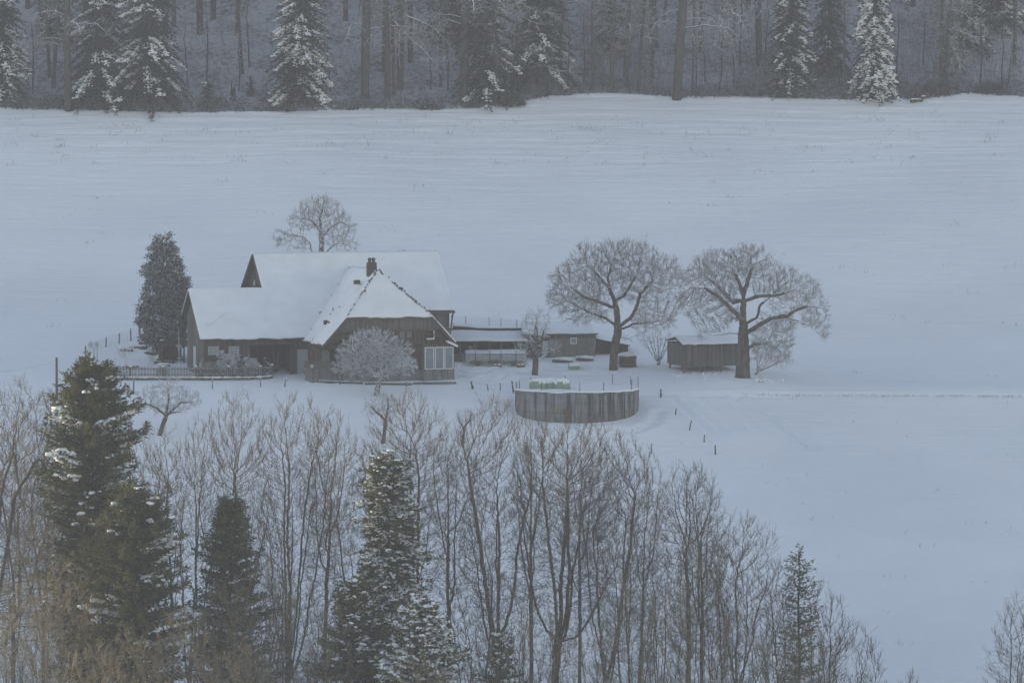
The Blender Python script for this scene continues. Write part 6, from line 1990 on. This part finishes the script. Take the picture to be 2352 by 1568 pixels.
FG = [
    (-30, 868, 250, 340, 'arch', 'large arching bare tree reaching in from the left edge', 1, 10, .34),
    (30, 960, 150, 348, 'vase', 'bare spreading tree behind the large arching one at left', 2, 60, .2),
    (100, 1010, 130, 352, 'vase', 'bare treetop close left of the tallest conifer', 31, 90, .16),
    (395, 985, 110, 350, 'vase', 'forked bare tree just right of the tallest conifer', 3, 380, .17),
    (425, 955, 110, 346, 'fan', 'several-stemmed bare tree leaning right, below the picket fence', 4, 462, .17),
    (500, 898, 140, 348, 'vase', 'twiggy vase-shaped bare tree below the barn bay', 5, 545, .2),
    (655, 902, 165, 344, 'fan', 'broad bare tree with upswept stems left of the dome-shaped tree', 6, 680, .24),
    (742, 940, 120, 350, 'tall', 'slim bare tree right of the broad upswept one', 7, 760, .18),
    (955, 898, 185, 346, 'vase', 'wide fan-shaped bare tree behind the middle snowy conifer', 8, 935, .2),
    (1036, 968, 92, 344, 'tall', 'narrow bare tree between the middle conifer and the tank', 9, 1040, .19),
    (1148, 908, 165, 342, 'vase', 'tall bare beech just left of the concrete tank', 10, 1130, .32),
    (1218, 945, 90, 346, 'tall', 'straight slender bare tree in front of the left end of the tank', 11, 1222, .18),
    (1270, 935, 210, 340, 'vase', 'largest bare beech with a forked stout trunk, in front of the tank', 12, 1310, .36),
    (1382, 990, 150, 338, 'vase', 'bare beech right of the largest one, below the right end of the tank', 13, 1420, .24),
    (1330, 1010, 120, 350, 'tall', 'bare tree behind and between the two stoutest beeches', 14, 1340, .16),
    (1465, 1040, 85, 343, 'tall', 'slim bare tree whose tip leans right, right of the beeches', 15, 1490, .13),
    (1582, 1056, 120, 338, 'tall', 'twin-tipped tall bare tree in the right-hand clump', 16, 1578, .2),
    (1606, 1075, 90, 339, 'tall', 'right companion of the twin-tipped tall bare tree', 17, 1610, .16),
    (1695, 1182, 140, 340, 'vase', 'round-topped bare tree left of the spindly larch-like conifer', 18, 1708, .18),
    (1660, 1250, 90, 336, 'fan', 'bare tree between the twin-tipped and the round-topped one', 19, 1655, .12),
    (1880, 1340, 90, 338, 'fan', 'low bare tree just right of the spindly conifer', 20, 1895, .12),
    (1930, 1425, 130, 338, 'bush', 'lowest bare bushy tree at the right end of the clump', 21, 1955, .1),
    (1520, 1230, 90, 336, 'fan', 'bare young tree left of the twin-tipped tree', 22, 1515, .12),
    (2335, 1368, 120, 336, 'bush', 'bare many-stemmed shrub cut by the right edge of the picture', 23, 2340, .1),
    (1800, 1290, 80, 342, 'fan', 'bare tree close left of the spindly conifer', 24, 1790, .12),
    (590, 1130, 120, 338, 'fan', 'reddish bare tree between the third conifer and the upswept tree', 25, 610, .15),
    (850, 1060, 110, 352, 'fan', 'bare tree peeping left of the middle snowy conifer', 26, 800, .14),
    (1100, 1200, 120, 334, 'fan', 'bare young tree right of the lowest middle conifer', 27, 1090, .12),
    (1450, 1200, 120, 333, 'fan', 'bare young tree at the bottom, under the right beeches', 28, 1440, .13),
    (330, 1000, 90, 353, 'vase', 'bare treetop hidden behind the tallest conifer', 29, 335, .12),
]
for r_ in FG:
    fg_tree(r_[0], r_[1], r_[2], r_[3], r_[4], r_[5], r_[6] + 100, ucrown=r_[7], r0=r_[8])
# bushes filling the bottom
BU_ = [
    (30, 1330, 200, 322, 'leftmost dense thorny bush at the bottom edge'), (150, 1290, 170, 326, 'dense bush below the left conifers'), (90, 1180, 160, 334, 'tall dense bush left of the second conifer'),
    (420, 1400, 170, 321, 'sun-flecked bush under the second conifer'), (520, 1330, 150, 325, 'golden-tipped bush under the third conifer'), (610, 1290, 150, 327, 'golden-tipped bush right of the third conifer'),
    (690, 1330, 150, 324, 'dense bush left of the lowest middle conifer'), (300, 1440, 170, 318, 'lowest golden bush at the bottom left'), (760, 1390, 120, 322, 'bush behind the lower left snowy conifer'),
    (1110, 1440, 120, 322, 'bush beside the little spruce at the bottom'), (1240, 1360, 130, 326, 'sunlit bush between the beech trunks'), (1340, 1400, 130, 324, 'sunlit bush right of the stoutest beech trunk'),
    (1440, 1320, 140, 328, 'sunlit twiggy bush under the right-hand beeches'), (1540, 1330, 120, 326, 'dark upright bush left of the twin-tipped tree'), (1610, 1200, 110, 334, 'dense upright bush around the twin-tipped tree'),
    (1700, 1380, 130, 325, 'dark bush under the round-topped tree'), (1790, 1400, 110, 326, 'dark bush left of the spindly conifer foot'), (1860, 1440, 110, 326, 'bush at the foot of the spindly conifer'),
    (960, 1500, 140, 316, 'bush at the very bottom under the snowy conifers'), (550, 1480, 170, 316, 'lowest bush at the bottom, left of the middle'), (2092, 1528, 50, 330, 'few bare twigs sticking up at the bottom right'),
    (1170, 1300, 120, 336, 'fine twiggy bush behind the beech trunks'), (210, 1480, 200, 314, 'nearest golden bush in the bottom left corner'),
]
for i, (ux, top, w_u, Y, lab) in enumerate(BU_):
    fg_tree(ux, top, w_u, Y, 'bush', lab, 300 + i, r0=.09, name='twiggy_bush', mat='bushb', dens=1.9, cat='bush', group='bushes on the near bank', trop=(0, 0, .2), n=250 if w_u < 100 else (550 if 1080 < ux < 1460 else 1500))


# ---- foreground conifers
def fgc(ux, top, Y, prof, label, seed, lean=0, name='conifer_tree', **kw):
    x = at(ux, 1500, Y)[0]; base = np.array([x, Y, gz(x, Y)]); h = at(ux, top, Y)[2] - base[2]; k = Y * K / cos(PITCH)
    pu = prof

    def P__(f, a):
        u_ = (1 - f) * h / k            # picture units below the tip
        r = np.interp(u_, [q[0] for q in pu], [q[1] for q in pu]) * k
        return r * (1 + .42 * float(vnoise(a * 1.6 + seed, f * h * .45, seed)) * 2)
    o = conifer(name, base, h, P__, label, 'tree', 'snow-dusted conifers on the near bank', **{**dict(seed=seed, needle='sprucef', tm='trunkd', nb=10, dz=.30, droop=.28, lift=.35, frond=.42, width=.075, side=.12, snow=.4, z0=h * .25, trunk_r=.22, gaps=.08, snowscale=1.0, tuft=9, tsz=.42), **kw})
    return o


fgc(215, 835, 336, [(0, 12), (40, 45), (100, 78), (160, 92), (240, 100), (330, 120), (450, 118), (800, 90)], 'tallest dark conifer at left, its tip reaching the picket fence', 201, snow=.30, snowscale=1.25, frond=.5, tuft=14, tsz=.5)
fgc(312, 1135, 328, [(0, 14), (40, 50), (110, 85), (200, 105), (320, 120), (800, 110)], 'second dark conifer, lower and right of the tallest one', 202, snow=.28, snowscale=1.2, frond=.5, tuft=14, tsz=.5)
fgc(530, 1138, 333, [(0, 8), (40, 26), (100, 44), (180, 62), (300, 85), (700, 90)], 'slender green conifer left of the broad upswept bare tree', 203, snow=.16, frond=.42, tuft=11)
fgc(892, 1052, 336, [(0, 14), (18, 40), (60, 55), (150, 60), (240, 70), (300, 88), (330, 80), (420, 50), (700, 40)], 'middle conifer powdered with snow, flat-topped', 204, snow=.66, droop=.85, lift=.2, snowscale=.8, frond=.5, dz=.26)
fgc(812, 1335, 325, [(0, 8), (50, 38), (110, 62), (180, 85), (300, 95), (600, 90)], 'lower left one of the two snowy conifers at the bottom', 205, snow=.42, nb=11)
fgc(965, 1372, 322, [(0, 12), (30, 38), (90, 65), (150, 92), (250, 110), (600, 100)], 'lower right one of the two snowy conifers at the bottom', 206, snow=.62, nb=11, droop=.4)
fgc(1152, 1455, 324, [(0, 6), (60, 26), (120, 52), (400, 70)], 'little dim spruce around the beech trunk at the bottom', 207, snow=.4, dz=.45, nb=7)
fgc(1835, 1250, 334, [(0, 4), (60, 22), (140, 42), (220, 52), (320, 60), (700, 56)], 'spindly half-bare conifer with mossy tips at the right', 208, name='spindly_conifer', snow=.08, dz=.42, nb=8, gaps=.12, side=.17, frond=.42, width=.06, droop=.2, lift=.45, trunk_r=.2, tuft=3)
